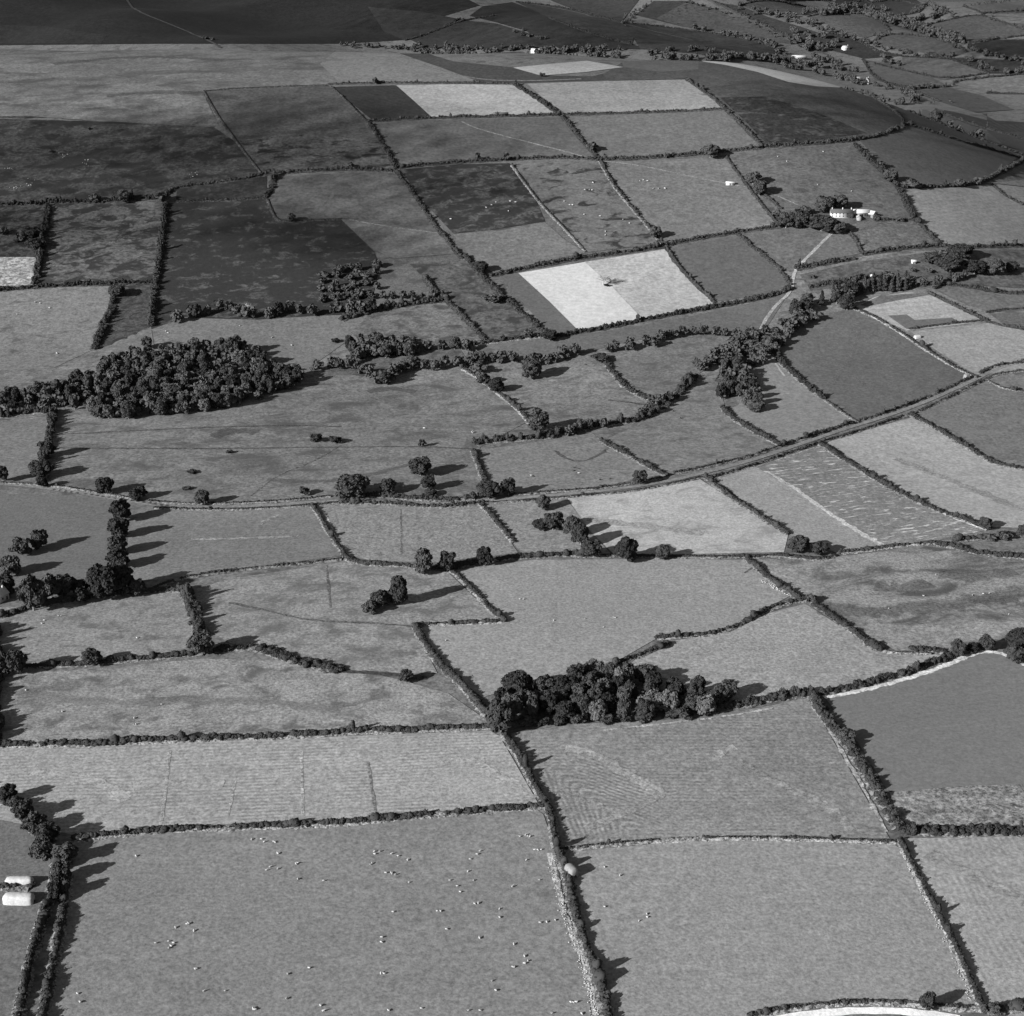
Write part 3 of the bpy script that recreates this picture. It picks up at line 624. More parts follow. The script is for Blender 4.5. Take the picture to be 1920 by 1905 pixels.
H('bushy line of shrubs in front of the left tree belt', '0,1157 50,1142 100,1130 200,1116 290,1106 340,1108', 3.8, 3.0, 1, tree=.2)
H('tall bushy hedge dropping to the big round tree, casting a jagged shadow', '345,1105 358,1130 368,1160 375,1195', 6.0, 6.0, 1, tree=.3)
H('narrow dark hedge between the hayfield and the tufted pasture', '585,948 600,970 620,1005 645,1040', 1.9, 2.8)
H('broken hedge of separate bushes right of the tufted pasture', '898,943 925,970 945,995 965,1018', 2.8, 2.6, gaps=.5)
H('row of trees and bushes along the far left edge of the frame', '-14,1175 -12,1290 -12,1400', 6.5, 6.0, 0)
# hedges of the lane
LG = None
H('low hedge on the upper side of the lane at the left edge', '-20,899 60,907 130,915 200,926 260,938', 1.4, 1.3)
H('low hedge under the lane above the small striped hayfield', '290,953 400,957 500,954 585,948 640,942', 1.5, 1.5)
H('low hedge on the upper side of the lane below the rough pasture', '280,940 330,944 400,945 500,942 570,936 620,931', 1.5, 1.5)
H('bushy hedge above the lane between the large round tree and the cattle pasture', '690,930 740,932 800,938 860,936 890,935', 3.6, 3.4, tree=.1)
H('bushy hedge under the lane above the tufted pasture', '640,944 700,944 760,946 800,951 860,950 905,943', 3.0, 3.0)
H('low hedge above the lane along the foot of the cattle pasture', '960,928 1040,922 1100,918 1160,911 1240,897', 1.8, 1.6)
H('low hedge under the lane above the pale stubble field', '910,944 1000,939 1080,931 1160,925 1240,912 1300,899 1330,893', 1.5, 1.4)
H('low hedge above the lane below the pasture beside the river trees', '1265,888 1320,877 1400,858 1462,837', 1.9, 2.0)
H('bushy hedge above the lane along the pale field with the spinney', '1468,835 1500,825 1550,808 1600,794', 3.0, 2.8)
H('hedge above the lane along the big rounded dark pasture', '1612,789 1660,775 1720,753 1780,727 1826,706', 2.2, 2.2)
H('hedge above the lane leading to the right edge', '1838,700 1870,683 1960,656', 2.6, 2.4)
H('dark hedge under the lane above the white-flecked ploughed field', '1330,897 1400,877 1450,860 1530,833', 2.2, 2.0)
H('dark hedge under the lane above the long pale stubble field', '1535,831 1600,812 1660,792 1712,776', 2.2, 2.0)
H('dark hedge under the lane near the right edge', '1720,773 1780,745 1840,714 1880,697 1960,676', 2.0, 1.8)
# middle distance
H('hedge of the left edge pasture rising beside big shadowed trees', '101,772 97,800 92,830 84,860 76,905', 4.5, 5.0, tree=.4)
H('dark bushy hedge running off the left edge below the wood', '-20,788 10,782 45,775 92,772', 6, 6.0, tree=.2)
H('short hedge down the left side of the cattle pasture', '888,845 893,862 900,878 905,893 912,910', 2.8, 2.8)
H('thick dark stream-side hedge above the cattle pasture', '890,832 930,827 980,825 1030,820 1060,812 1100,803 1140,796 1190,790', 5.5, 5.0, tree=.3)
H('stream-side hedge rising right to the dark wooded dingle', '1195,788 1225,775 1250,757 1270,742 1290,722 1300,705', 6.5, 5.5, tree=.3)
H('hedge on a pale bank along the right side of the large plain pasture', '865,690 900,710 930,735 960,757 985,782 995,795', 2.6, 2.6, 2, tree=.3)
H('hedge slanting down right from the small oval enclosure to the lane', '1128,828 1170,850 1200,866 1235,886 1250,892', 3.4, 2.8)
H('ragged hedge in the hollow left of the dark wooded dingle', '1135,680 1150,700 1170,725 1200,743 1235,755', 4.0, 3.2, gaps=.15)
H('hedge hooking down from the spinney to the lane', '1355,765 1372,783 1400,802 1430,818 1465,836', 3.8, 3.2)
H('thick hedge curving along the lower left of the rounded dark pasture', '1452,658 1465,680 1480,695 1510,722 1545,748', 4.2, 3.6, tree=.1)
H('thin hedge from the end of the thick curving hedge to the lane', '1548,751 1580,775 1610,793', 1.5, 1.6)
H('hedge between the rounded dark pasture and the striped crop', '1602,578 1650,600 1700,631 1740,659 1790,689 1832,708', 2.4, 2.4, 2)
H('long hedge crossing between two fields at the right edge below the lane', '1710,779 1750,800 1790,825 1840,856 1880,877 1945,905', 3.2, 3.0)
H('straight hedge with pale margin above the white-flecked ploughed field', '1532,830 1580,860 1620,886 1680,922 1740,950 1800,973 1855,992', 3.2, 3.0)
H('hedge between the pale stubble field and the white-flecked ploughed field', '1322,895 1350,917 1385,942 1430,972 1478,1002', 3.0, 2.8, tree=.15)
H('thin hedge right of the dark pasture at the right edge above the ploughland', '1855,715 1885,732 1945,765', 1.4, 1.4)
H('hedge along the upper right of the striped crop and pale field', '1742,549 1780,568 1830,592 1870,611 1945,652', 2.6, 2.4)
H('thin hedge dividing the striped crop from the plain pale field', '1705,617 1760,609 1850,600', 1.6, 1.4)
H('thin hedge running to the right edge above the pale field', '1850,586 1890,579 1945,571', 1.6, 1.6)
H('hedge above the striped crop curving to the right edge', '1690,540 1730,534 1780,533 1830,541 1870,549 1945,563', 3.4, 2.8, tree=.15)
H('long tall hedge under the bright stubble field', '1045,631 1100,621 1160,611 1210,599 1260,590 1340,576', 4.2, 3.6, tree=.08)
H('hedge under the plain dark square field beside the farm track', '1340,576 1400,565 1450,555 1482,542', 4.4, 4.0, tree=.15)
H('hedge left of the tall hedge under the bright stubble', '868,650 920,642 980,634 1040,630', 4.2, 3.2, tree=.2)
H('hedge between the two narrow rough pastures left of the bright stubble', '795,522 815,545 840,567 870,596 908,637', 3.8, 3.4)
H('hedge running down the left side of the bright stubble field', '872,482 900,512 930,545 970,580 1000,606 1028,628', 4.2, 3.6, tree=.1)
H('long dark hedge along the top of the bright stubble field', '922,517 980,505 1040,493 1100,481 1160,475 1220,466 1260,458', 3.8, 3.4)
H('hedge continuing right from the bright stubble towards the farm', '1262,456 1320,445 1380,436 1440,428 1465,425', 3.4, 3.0)
H('narrow dark hedge at the right end of the bright stubble field', '1250,465 1270,495 1300,530 1342,568', 2.3, 2.4)
H('hedge between the plain dark square field and the farm track pasture', '1385,440 1420,470 1460,500 1482,535', 2.8, 2.8)
H('scrubby hedge right of the rough strip, ending at the stubble corner', '640,600 700,583 760,572 830,562', 6.0, 5.0, 1, tree=.3)
H('hedge along the top of the left edge pasture', '0,545 50,540 130,535 210,532 285,529', 4.2, 3.8, tree=.15)
H('dark clumpy hedge descending beside the left edge pasture', '213,540 215,565 205,590 190,625 178,655', 6.0, 4.5, gaps=.15, tree=.2)
H('dark hedge down the left edge of the large heathery field', '312,384 306,430 300,470 294,520 288,560 284,612', 4.5, 4.0, tree=.2)
H('thick dark hedge down the right of the speckled enclosure at the left edge', '90,385 85,430 76,480 66,532', 5.5, 4.5, tree=.2)
H('long dark hedge along the foot of the dark moor at the left', '-20,387 60,384 120,379 180,380 240,374 300,372', 4.2, 4.0, tree=.3)
H('dark hedge rising right along the foot of the moor', '305,370 330,351 400,343 440,338 490,328', 3.8, 3.0)
H('dark hedge along the foot of the grey field with heather patches', '492,327 540,323 600,319 660,316 735,320', 3.6, 3.0)
H('short stub of hedge at the corner of the grey half-lit pasture', '514,330 511,352 500,368', 5.0, 3.6)
H('low dark hedge under the narrow heather strip', '332,378 380,377 430,375 500,371', 2.6, 2.0)
H('thin wall notched round the grey half-lit pasture', '502,374 510,396 520,415 570,414 640,411', 1.4, 1.3)
H('hedge down the left side of the dark bracken field', '742,320 780,370 820,430 845,458 866,484', 3.2, 2.6)
H('hedge down the right side of the upper dark plough patch', '622,163 650,190 678,218 692,232', 1.8, 1.6)
H('hedge continuing down from the dark plough patch to the bracken field', '694,234 715,265 732,295 742,316', 4.0, 3.2)
H('thin straight wall down the edge of the open moor', '383,172 410,220 440,260 470,300 490,325', 1.2, 1.2)
H('thin line of wall along the top of the grey field on the moor edge', '382,171 460,165 540,162 612,160', 1.2, 1.4)
H('sparse line of bushes above the pale ploughed strip', '616,158 700,155 800,155 880,156 966,158', 1.8, 2.0, gaps=.5, tree=.5)
H('bushy hedge between the two pale fields on the hill', '966,159 1000,180 1030,201 1050,215', 4.0, 3.4, tree=.1)
H('dark straight hedge under the upper pale strip and plough patch', '692,228 760,223 850,220 940,218 1048,215', 3.0, 2.6)
H('dark straight hedge under the upper right pale field', '1055,215 1120,213 1200,211 1290,208 1360,204', 2.6, 2.4)
H('hedge slanting through the hill fields past a dark round tree', '1054,219 1075,243 1095,268 1112,288 1125,299', 3.6, 2.8)
H('straight dark hedge above the dark bracken field', '745,314 800,308 880,303 940,300', 3.6, 3.0)
H('straight dark hedge above the patchy bracken pasture', '945,300 1000,297 1060,295 1122,299', 3.4, 2.8)
H('straight dark hedge under the right-hand grey hill field', '1128,299 1200,297 1260,292 1320,288 1380,281 1430,277', 3.8, 3.0)
H('hedge down the left side of the streaked spur of the hill', '1288,149 1340,185 1370,215 1400,245 1432,275', 3.4, 2.8)
H('long dark hedge under the dark spur of the hill', '1434,275 1500,271 1580,265 1640,257 1684,241', 4.2, 3.2)
H('hedge round the nose of the spur of the hill', '1605,169 1640,184 1676,208 1694,226 1692,240', 3.2, 2.6)
H('ragged hedge between the two pastures with scattered sheep', '1126,302 1140,330 1160,360 1190,395 1220,430 1242,458', 3.0, 2.6, 2, gaps=.12)
H('thin wall between the dark bracken field and the patchy pasture', '960,310 985,345 1020,390 1060,430 1098,472', 1.5, 1.6, 2, tree=.2)
H('thin hedge running down to the lane beside the upper farm pasture', '1362,293 1380,320 1410,360 1440,397 1462,424', 1.9, 1.8)
H('broad bushy hedge down the right of the farm pasture', '1603,271 1640,311 1665,330 1682,348 1700,380 1712,408', 5.0, 4.0, tree=.2)
H('dark hedge with bushes under the plain rounded hill-foot field', '1690,351 1760,351 1830,346 1870,327 1918,302', 4.2, 3.4, tree=.2)
H('hedge sweeping right from the nose of the spur', '1694,232 1740,245 1800,265 1860,281 1912,297', 3.4, 2.8)
H('thin hedge down the left side of the pale striped right edge field', '1714,410 1740,436 1765,462', 3.0, 2.6)
H('thin hedge behind the small garden paddock below the farm', '1640,413 1680,413 1722,413', 3.0, 2.6)
H('hedge along the bottom of the paddock below the farm', '1618,477 1680,466 1760,460', 3.6, 3.0)
H('hedge running to the right edge above the dark round trees', '1768,462 1800,465 1860,461 1945,459', 3.0, 2.8)
H('thin hedge between the track pasture and the farm paddock', '1590,432 1605,450 1617,474', 2.0, 2.0)
H('rounded hedge above the track bend', '1492,505 1540,496 1600,485', 4.0, 3.6)
H('hedge between the track bend and the conifer belt', '1518,538 1560,532 1600,526 1635,519', 4.6, 4.2)
H('thin hedge down the small pale field at the right edge', '1860,345 1880,365 1920,385', 2.4, 2.2)
H('short thin hedge from the farm trees down to the long field hedge', '1465,392 1440,370 1415,352', 2.6, 2.2)
# valley beyond the spur (right edge)
H('hedge below the spur running right across the valley fields', '1660,188 1730,199 1790,222 1850,243 1925,262', 4.0, 3.2)
H('dark hedge of the valley slanting from the pale farm to the right edge', '1700,168 1760,190 1800,206 1860,226 1930,248', 4.0, 3.4)
H('hedge round the smooth oval valley field', '1720,170 1780,165 1840,180 1903,208', 4.0, 3.4)
H('hedge at the foot of the smooth oval valley field', '1832,212 1870,211 1935,211', 3.6, 3.0)

for q in ('1515,32 1560,22 1612,27 1650,38 1668,57', '1738,47 1790,35 1838,27 1880,42 1922,56', '1922,67 1860,75 1815,82 1765,70', '1632,80 1668,62 1740,70 1800,88 1812,98', '1692,107 1780,110 1822,122 1852,138', '1852,138 1770,150 1690,132 1640,120', '1618,112 1640,150 1700,166 1782,163',
          '1792,153 1860,145 1930,138', '1850,175 1930,177', '1700,166 1710,170 1760,190', '1388,10 1420,2 1460,2 1545,20', '1340,4 1375,18 1440,50 1500,80', '1632,5 1680,0 1735,12 1722,24', '1806,12 1845,25 1840,28', '1845,25 1930,20', '1818,84 1870,106 1930,116', '1545,60 1600,72 1640,95 1690,105',
          '1780,110 1850,138 1930,134', '1580,0 1632,2 1640,20', '1170,42 1280,55 1400,72 1470,98', '968,4 1060,14 1164,43', '1030,34 1100,62 1185,85', '818,58 868,38 930,30', '760,76 800,66 862,36', '1545,20 1600,5 1640,-4', '1400,2 1500,0 1560,2', '1700,35 1740,48'):
    hedge('thin dark hedge dividing small fields of the far valley at the top of the picture', q, 4.0, 3.2, 0, 'f', group='hedges of the far valley')

# ------------------------------------------------------------------ trees: templates, then copies
def crown(nl, sq=1.0, shape='round', cards_n=150, cs=.050):
    """a crown in a box 1 wide and 1 high, standing on z = 0"""
    C = []; R = []
    for k in range(nl):
        a = 2.4 * k + rng.uniform(0, .6)
        if shape == 'cone':
            z = .14 + .8 * k / nl; r = .40 * (1 - z) ** .85; C.append((r * .35 * math.cos(a), r * .35 * math.sin(a), z)); R.append((r * .85 + .04, r * .85 + .04, .10))
        elif shape == 'column':
            z = .16 + .72 * k / nl; r = .26 * math.sin(math.pi * (.2 + .72 * z)) ** .6; C.append((r * .6 * math.cos(a), r * .6 * math.sin(a), z)); R.append((r * .95, r * .95, .15))
        else:
            z = .20 + .60 * (k / nl) ** .8; rr = .30 * math.sqrt(max(.05, 1 - ((z - .42) / .55) ** 2)) * rng.uniform(.7, 1.3)
            s = rng.uniform(.10, .215); C.append((rr * math.cos(a), rr * math.sin(a), z * .95)); R.append((s, s, s * rng.uniform(.75, 1.0)))
    if shape == 'round': C.append((0, 0, .48)); R.append((.30, .30, .36))
    C = np.array(C); R = np.array(R); b = Buf()
    blobs(b, C, R * .88, 1, .12); cards(b, C, R, cards_n, cs, .6, (.80, 1.16))
    return b
def trunk_buf(h=.45, r=.028, limbs=5):
    b = Buf()
    def limb(p0, p1, r0, r1):
        p0, p1 = np.array(p0), np.array(p1); d = p1 - p0; d /= np.linalg.norm(d)
        a = np.cross(d, (.3, .9, .1)); a /= np.linalg.norm(a); c = np.cross(d, a); n = 7
        th = np.arange(n) * 2 * math.pi / n
        ring = np.cos(th)[:, None] * a + np.sin(th)[:, None] * c
        V = np.vstack([p0 + ring * r0, p1 + ring * r1]); i = np.arange(n); j = (i + 1) % n
        b.add(V, q=np.stack([i, j, j + n, i + n], 1))
    limb((0, 0, -.04), (.01, 0, .12), r * 1.35, r); limb((.01, 0, .12), (0, .01, h), r, r * .6)
    for k in range(limbs):
        a = k * 2.2 + rng.uniform(0, 1); z = rng.uniform(.16, .36)
        limb((0, 0, z), (.22 * math.cos(a), .22 * math.sin(a), z + rng.uniform(.14, .3)), r * .5, r * .18)
    return b
CRB = {'round': [crown(n) for n in (15, 18, 21, 16, 19, 22, 14)],
       'pale': [crown(n, cards_n=190) for n in (17, 20)],
       'column': [crown(12, shape='column') for _ in range(3)],
       'cone': [crown(9, shape='cone', cards_n=90) for _ in range(3)],
       'bush': [crown(n, cards_n=60, cs=.12) for n in (6, 7, 8)]}
CRM = {k: [b.mesh(k + '_crown', LEAFL if k == 'pale' else LEAFD) for b in v] for k, v in CRB.items()}
TRM = [trunk_buf().mesh('trunk', BARK, True) for _ in range(4)]
CRF = [crown(7, cards_n=14, cs=.13) for _ in range(4)]; CRFC = [crown(6, shape='cone', cards_n=14, cs=.12) for _ in range(3)]
TREES = []     # (x, y, width_m, height_m, kind, label, group, priority)
KIND = {'round': ('broadleaf_tree', 'tree'), 'pale': ('broadleaf_tree', 'tree'), 'column': ('broadleaf_tree', 'tree'), 'cone': ('conifer_tree', 'tree'), 'bush': ('bush', 'bush')}
def tree_px(label, bx, by, hp, wp, kind='round', group=None, mode='n'):
    g = cast([bx], [by], mode)[0]; s = px_per_m(*g)
    dep = math.atan2(CAM_H - g[2], g[1])
    TREES.append((g[0], g[1], wp / s * 1.08, hp / s / math.cos(dep) * 1.0, kind, label, group, 1))
def T3(ox, oy, label, x, base, top, w, kind='round', mode='n'):
    tree_px(label, ox + x / 3, oy + base / 3, (base - top) / 3 * .93, w / 3, kind, None, mode)
def grove(poly, spacing, hr, label, group, kinds=('round',), mode='n', wf=1.0):
    g = cast(*densify(grow(P(poly)) if False else P(poly), 12, True).T, mode)[:, :2]
    lo, hi = g.min(0), g.max(0); pts = []; tries = int(6 * (hi - lo).prod() / spacing ** 2) + 30
    Q = rng.uniform(lo, hi, (tries, 2))
    for q in Q:
        c = False
        for a, b in zip(g, np.roll(g, -1, 0)):
            if (a[1] > q[1]) != (b[1] > q[1]) and q[0] < (b[0] - a[0]) * (q[1] - a[1]) / (b[1] - a[1]) + a[0]: c = not c
        if c and all((q[0] - p[0]) ** 2 + (q[1] - p[1]) ** 2 > (spacing * .86) ** 2 for p in pts): pts.append(q)
    for q in pts:
        h = rng.uniform(*hr); k = kinds[rng.integers(len(kinds))]
        h *= rng.uniform(.8, 1.15); w = spacing * wf * rng.uniform(.8, 1.55) if k != 'cone' else h * .5
        TREES.append((q[0], q[1], w, h, k, label, group, 0))
def tree_row(pts, spacing, hr, label, group, kinds=('round',), mode='n', wj=2.0, wf=(.75, 1.05)):
    g, L = resample(ground_line(P(pts), mode), spacing)
    for q in g:
        h = rng.uniform(*hr); q = q + rng.normal(0, wj * .5, 2); k = kinds[rng.integers(len(kinds))]
        TREES.append((q[0], q[1], h * rng.uniform(*wf) * (.6 if k == 'cone' else 1), h, k, label, group, 0))
# woods
grove('940,1345 935,1318 960,1296 1000,1302 1045,1300 1080,1282 1110,1270 1160,1268 1230,1282 1290,1298 1350,1302 1385,1318 1330,1338 1250,1346 1100,1354 1000,1362', 7.8, (9.5, 13),
      'rounded broadleaf tree packed in the near wood in the lower middle of the picture', 'trees of the near wood', ('round', 'round', 'round', 'pale'))
tree_row('985,1362 1040,1358 1100,1352 1180,1350 1250,1346 1320,1340', 4.5, (3.0, 5.5), 'small rounded bush along the front edge of the near wood', 'front bushes of the near wood', ('bush',), wf=(1.0, 1.5))
grove('0,742 60,745 130,730 190,695 230,672 300,668 360,660 420,655 470,662 520,695 575,712 540,730 450,762 340,778 240,786 185,788 170,770 100,768 0,765', 7.6, (9, 13),
      'broadleaf tree packed in the large dark wood at the left', 'trees of the large left wood', ('round', 'round', 'pale', 'round', 'pale', 'column'))
tree_row('340,600 365,590 400,587 430,582 460,590 500,600 540,590 580,592 620,592 660,588 700,585', 8.5, (9, 13), 'bushy tree in the belt along the foot of the large heathery field', 'trees below the heathery field', wj=5)
grove('600,520 640,500 700,495 720,510 700,560 640,575 600,560', 10.5, (5, 9), 'low bushy tree in the thicket right of the heathery field', 'thicket trees right of the heathery field', wf=.72)
tree_row('605,570 650,560 700,560 760,560 800,560 830,555', 8, (6, 9), 'scrubby tree on the line running right from the heathery field thicket', 'scrub line trees')
tree_row('600,690 640,690 665,695 700,710 722,722', 9, (8, 11), 'stream-side tree at the loop of dark trees right of the large left wood', 'trees of the stream loop', wj=4)
tree_row('640,690 700,666 780,662 830,655 880,655', 10, (9, 12), 'tree in the upper stream belt left of centre', 'trees of the upper stream belt', wj=5)
grove('640,670 660,645 730,640 780,650 770,672 700,675', 8.5, (9, 13), 'tall dark tree in the clump above the stream loop', 'clump above the stream loop', ('round', 'column'))
tree_row('725,722 745,700 780,690 810,695 840,692 880,685', 9, (9, 12), 'stream-side tree on the line joining the stream loop to the middle belt', 'middle stream line', wj=3)
tree_row('880,683 930,680 970,683 1010,685 1040,675 1080,668', 8.5, (9, 12), 'dark tree in the stream belt at the centre of the picture', 'centre stream belt', wj=4)
tree_row('1135,660 1160,660 1190,655 1215,650 1240,640 1270,632 1300,628 1340,630 1380,634', 8, (8, 11), 'round tree in the beaded row curving left from the dingle', 'beaded row', wj=3)
grove('1375,650 1400,625 1430,620 1460,615 1480,600 1500,590 1520,585 1530,600 1500,615 1470,640 1450,665 1420,690 1380,690 1360,680 1330,690 1310,705 1300,690', 8.4, (7, 10.5),
      'dark tree crowding the narrow wooded dingle right of centre', 'trees of the dingle')
grove('1345,700 1375,690 1400,700 1415,725 1425,760 1400,765 1375,745 1350,755', 7.4, (9, 12), 'dark tree in the spinney hanging below the dingle', 'trees of the spinney')
tree_row('1500,590 1530,570 1560,572 1585,565 1600,558', 7, (11, 15), 'dark pointed conifer at the lower end of the conifer belt', 'lower conifers', ('cone', 'round'), wj=6)
tree_row('1600,556 1625,547 1650,544 1680,543 1700,540', 5.0, (11, 15), 'dark pointed conifer in the close belt above the striped crop', 'conifer belt', ('cone',), wj=4)
tree_row('1560,548 1600,545 1650,535 1690,528', 6.0, (9, 12), 'conifer in the upper row of the belt above the striped crop', 'upper conifer row', ('cone', 'cone', 'round'), wj=4)
tree_row('1700,540 1740,538 1780,530 1810,525', 8, (7, 11), 'tree in the thin belt running right from the conifers', 'thin right belt', ('cone', 'round'), wj=5)
tree_row('1250,752 1225,765 1195,780', 9, (7, 9), 'low tree on the bend of the stream below the dingle', 'stream bend trees', wj=4)
tree_row('1060,815 1090,808 1130,802', 9, (7, 9), 'low tree on the stream hedge above the oval enclosure', 'trees over the oval enclosure', wj=4)
# left tree belt and hedgerow trees, near
L = (0, 940)
for a in [('left tree of the shadow-casting pair in the dark grass field at the left edge', 120, 300, 190, 110), ('right tree of the shadow-casting pair in the dark grass field at the left edge', 225, 262, 145, 95),
          ('dark tree leaning from the left edge into the lower belt', 60, 410, 290, 125), ('dark tree on the left edge above the pale-roofed house', 35, 520, 390, 110),
          ('large dark tree in front of the others in the left belt', 190, 615, 390, 150), ('dark tree in the middle of the left belt', 290, 540, 395, 130), ('dark tree right of middle in the left belt', 370, 530, 390, 120),
          ('small dark tree between the left belt and its largest tree', 460, 520, 420, 80), ('largest broad tree of the left belt', 590, 545, 330, 180), ('broad tree just right of the largest of the left belt', 690, 500, 330, 130),
          ('round pale-lit tree at the right end of the left belt', 780, 530, 420, 85), ('low round tree right of the largest of the left belt', 718, 528, 465, 70), ('low tree in the gap at the foot of the left belt', 460, 570, 470, 80),
          ('big round tree where the bushy hedge meets the pasture corner', 1130, 858, 715, 140), ('lone round tree with a long shadow on the hedge of the left triangular pasture', 515, 920, 815, 102),
          ('broad tree on the left edge beside the triangular pasture', 90, 970, 820, 115), ('tree cut by the left edge beside the triangular pasture', 10, 985, 830, 90)]:
    T3(*L, *a)
for a in [('topmost tree of the tall column of trees below the lane', 680, 110, -30, 115), ('second tree down the tall column below the lane', 672, 200, 70, 105), ('third tree down the tall column below the lane', 660, 290, 165, 105), ('lowest tree of the tall column, above the broad belt tree', 665, 370, 250, 110)]:
    T3(*L, *a)
T3(0, 480, 'first tree right of the hedge, above the lane bend at the left', 590, 1335, 1230, 92)
T3(0, 480, 'round tree just above the lane, between two lone trees at the left', 780, 1365, 1285, 100)
T3(0, 480, 'lone upright tree with a detached long shadow above the lane', 1140, 1397, 1300, 78)
T3(0, 480, 'tree cut by the left edge just above the lane', 15, 1270, 1160, 70)
T3(0, 480, 'broad dark tree low on the hedge beside the left edge pasture', 235, 1245, 1130, 115)
T3(0, 480, 'pale-lit tree high on the hedge beside the left edge pasture', 268, 1130, 1020, 95)
T3(0, 480, 'small tree at the lane end of the left edge pasture hedge', 240, 1300, 1235, 60)
T3(0, 480, 'small dark bush with a shadow, in the middle of the rough pasture', 1775, 1042, 990, 62, 'bush')
T3(0, 480, 'pale bush just right of the small dark one in the rough pasture', 1885, 1050, 1008, 70, 'bush')
T3(0, 480, 'bush over a pale stone above the lane in the rough pasture', 1710, 1342, 1290, 60, 'bush')
T3(0, 480, 'tiny low bush left of the lone upright tree', 1050, 1312, 1292, 45, 'bush')
T3(0, 480, 'tiny bush in the middle of the rough ground above the lane', 1290, 1108, 1088, 40, 'bush')
T3(0, 480, 'tiny bush among the wet patches left of centre', 1080, 1222, 1200, 48, 'bush')
T3(0, 480, 'small round tree on its own above the large left wood', 830, 522, 438, 62)
T3(0, 480, 'dark tree at the top of the clumpy hedge beside the left pasture', 660, 225, 150, 85)
T3(0, 480, 'small dark bush alone in the pasture right of the large left wood', 1885, 487, 458, 40, 'bush')
T3(0, 480, 'tall pale tree standing proud at the top of the large left wood', 1320, 560, 430, 95)
T3(640, 480, 'largest lone round tree above the lane, left of the cattle pasture', 445, 1235, 1115, 122)
T3(640, 480, 'smaller tree just below the largest lone round tree', 490, 1315, 1215, 80)
T3(640, 480, 'low bush beside the lane below the two lone trees', 500, 1350, 1305, 70, 'bush')
T3(640, 480, 'huge broad tree at the lane, left of centre', 60, 1355, 1215, 175)
T3(640, 480, 'slim tree right of the huge broad tree by the lane', 262, 1335, 1240, 85)
T3(640, 480, 'spreading tree at the lane in the corner of the cattle pasture', 830, 1362, 1252, 120)
T3(640, 480, 'upright tree at the lane with its shadow on the cattle pasture', 940, 1347, 1235, 88)
T3(640, 480, 'round tree above the lane at the right end of the cattle pasture', 1680, 1282, 1190, 80)
T3(640, 480, 'tall tree with a sharp shadow at the foot of the bank hedge', 1110, 980, 845, 112)
T3(640, 480, 'third round tree down the bank hedge of the plain pasture', 870, 765, 678, 80)
T3(640, 480, 'second tree down the bank hedge of the plain pasture', 795, 722, 640, 80)
T3(640, 480, 'top tree of the bank hedge of the plain pasture', 770, 655, 590, 90)
T3(640, 480, 'dark tree hanging below the centre stream belt', 1070, 692, 560, 112)
T3(640, 480, 'small thin tree on the faint wall in the plain pasture', 455, 1072, 1020, 45)
T3(640, 480, 'tree just below the lane left of the pale stubble field', 1135, 1425, 1335, 85)
T3(640, 480, 'dark tree at the top corner of the bright stubble hedge', 785, 90, 20, 75)
T3(640, 480, 'round thorn clump in the narrow rough pasture', 850, 262, 205, 105, 'bush')
T3(640, 480, 'small tree with thin crown on the hedge below the stubble', 1050, 460, 400, 60)
T3(640, 480, 'round tree where the hedges meet below the bright stubble', 1170, 475, 405, 80)
T3(640, 480, 'small bush on the bend of the ragged hollow hedge', 1460, 590, 540, 90, 'bush')
M = (640, 940)
for a in [('tall egg-shaped tree, left of the pair on the middle hedge', 465, 410, 250, 112, 'column'), ('right-hand tree of the egg-shaped pair on the middle hedge', 595, 390, 265, 98), ('round-topped tree on the middle hedge, right of the pair', 805, 362, 235, 84),
          ('broad tree at the corner under the pale stubble field', 1405, 312, 205, 112), ('large spreading tree under the middle of the pale stubble', 1605, 335, 185, 120), ('small round tree under the right of the pale stubble', 1810, 325, 230, 80),
          ('tree with a pale bare trunk beside the pale stubble', 1345, 245, 100, 92), ('tall tree just left of the pale-trunked one', 1300, 190, 60, 100), ('grey bushy tree in the scrub left of the pale stubble', 1190, 160, 45, 120),
          ('low grey shrub spreading left in the scrub by the pale stubble', 1120, 160, 90, 90), ('tall pointed tree of the small pond clump', 325, 580, 400, 112, 'column'), ('left-hand dark tree of the small pond clump', 220, 592, 490, 105),
          ('middle dark tree of the small pond clump', 270, 575, 490, 90), ('pale bush at the left end of the small pond clump', 160, 625, 550, 90), ('thin grey tree on the low scrub line below the pasture', 365, 1012, 935, 75),
          ('tree standing out at the lower left corner of the near wood', 900, 1290, 1090, 170), ('feathery tree at the upper left of the near wood', 985, 1090, 935, 170)]:
    T3(*M, *a[:-1] if isinstance(a[-1], str) else a, **({'kind': a[-1]} if isinstance(a[-1], str) else {}))
R = (1280, 940)
for a in [('large dark bush at the lower corner of the pale stubble field', 655, 285, 180, 118), ('bushy shrub right of the large dark bush', 770, 295, 215, 100), ('dark tree at the end of the ploughed field margin', 1700, 152, 82, 80), ('tree cut by the right edge beyond the long stubble', 1910, 188, 118, 60),
          ('small dark tree at the four-way hedge meeting', 722, 565, 510, 70), ('round tree at the right end of the slanting hedge', 1550, 862, 770, 100), ('tree above the pale corner of the dark arable field', 1705, 835, 745, 92), ('large tree at the right edge above the dark arable field', 1880, 840, 690, 130),
          ('small tree between the pair above the dark arable field', 1630, 850, 785, 70), ('low tree in the corner above the dark arable field', 1860, 900, 800, 100),
          ('dark round tree at the right end of the near wood', 255, 1105, 990, 105), ('bulging bush on the broad hedge left of the dark arable', 915, 1345, 1272, 112), ('bush on the hedge junction of the narrow scrub strip', 1720, 215, 180, 90), ('bush at the right of the narrow scrub strip', 1810, 210, 165, 90)]:
    T3(*R, *a)
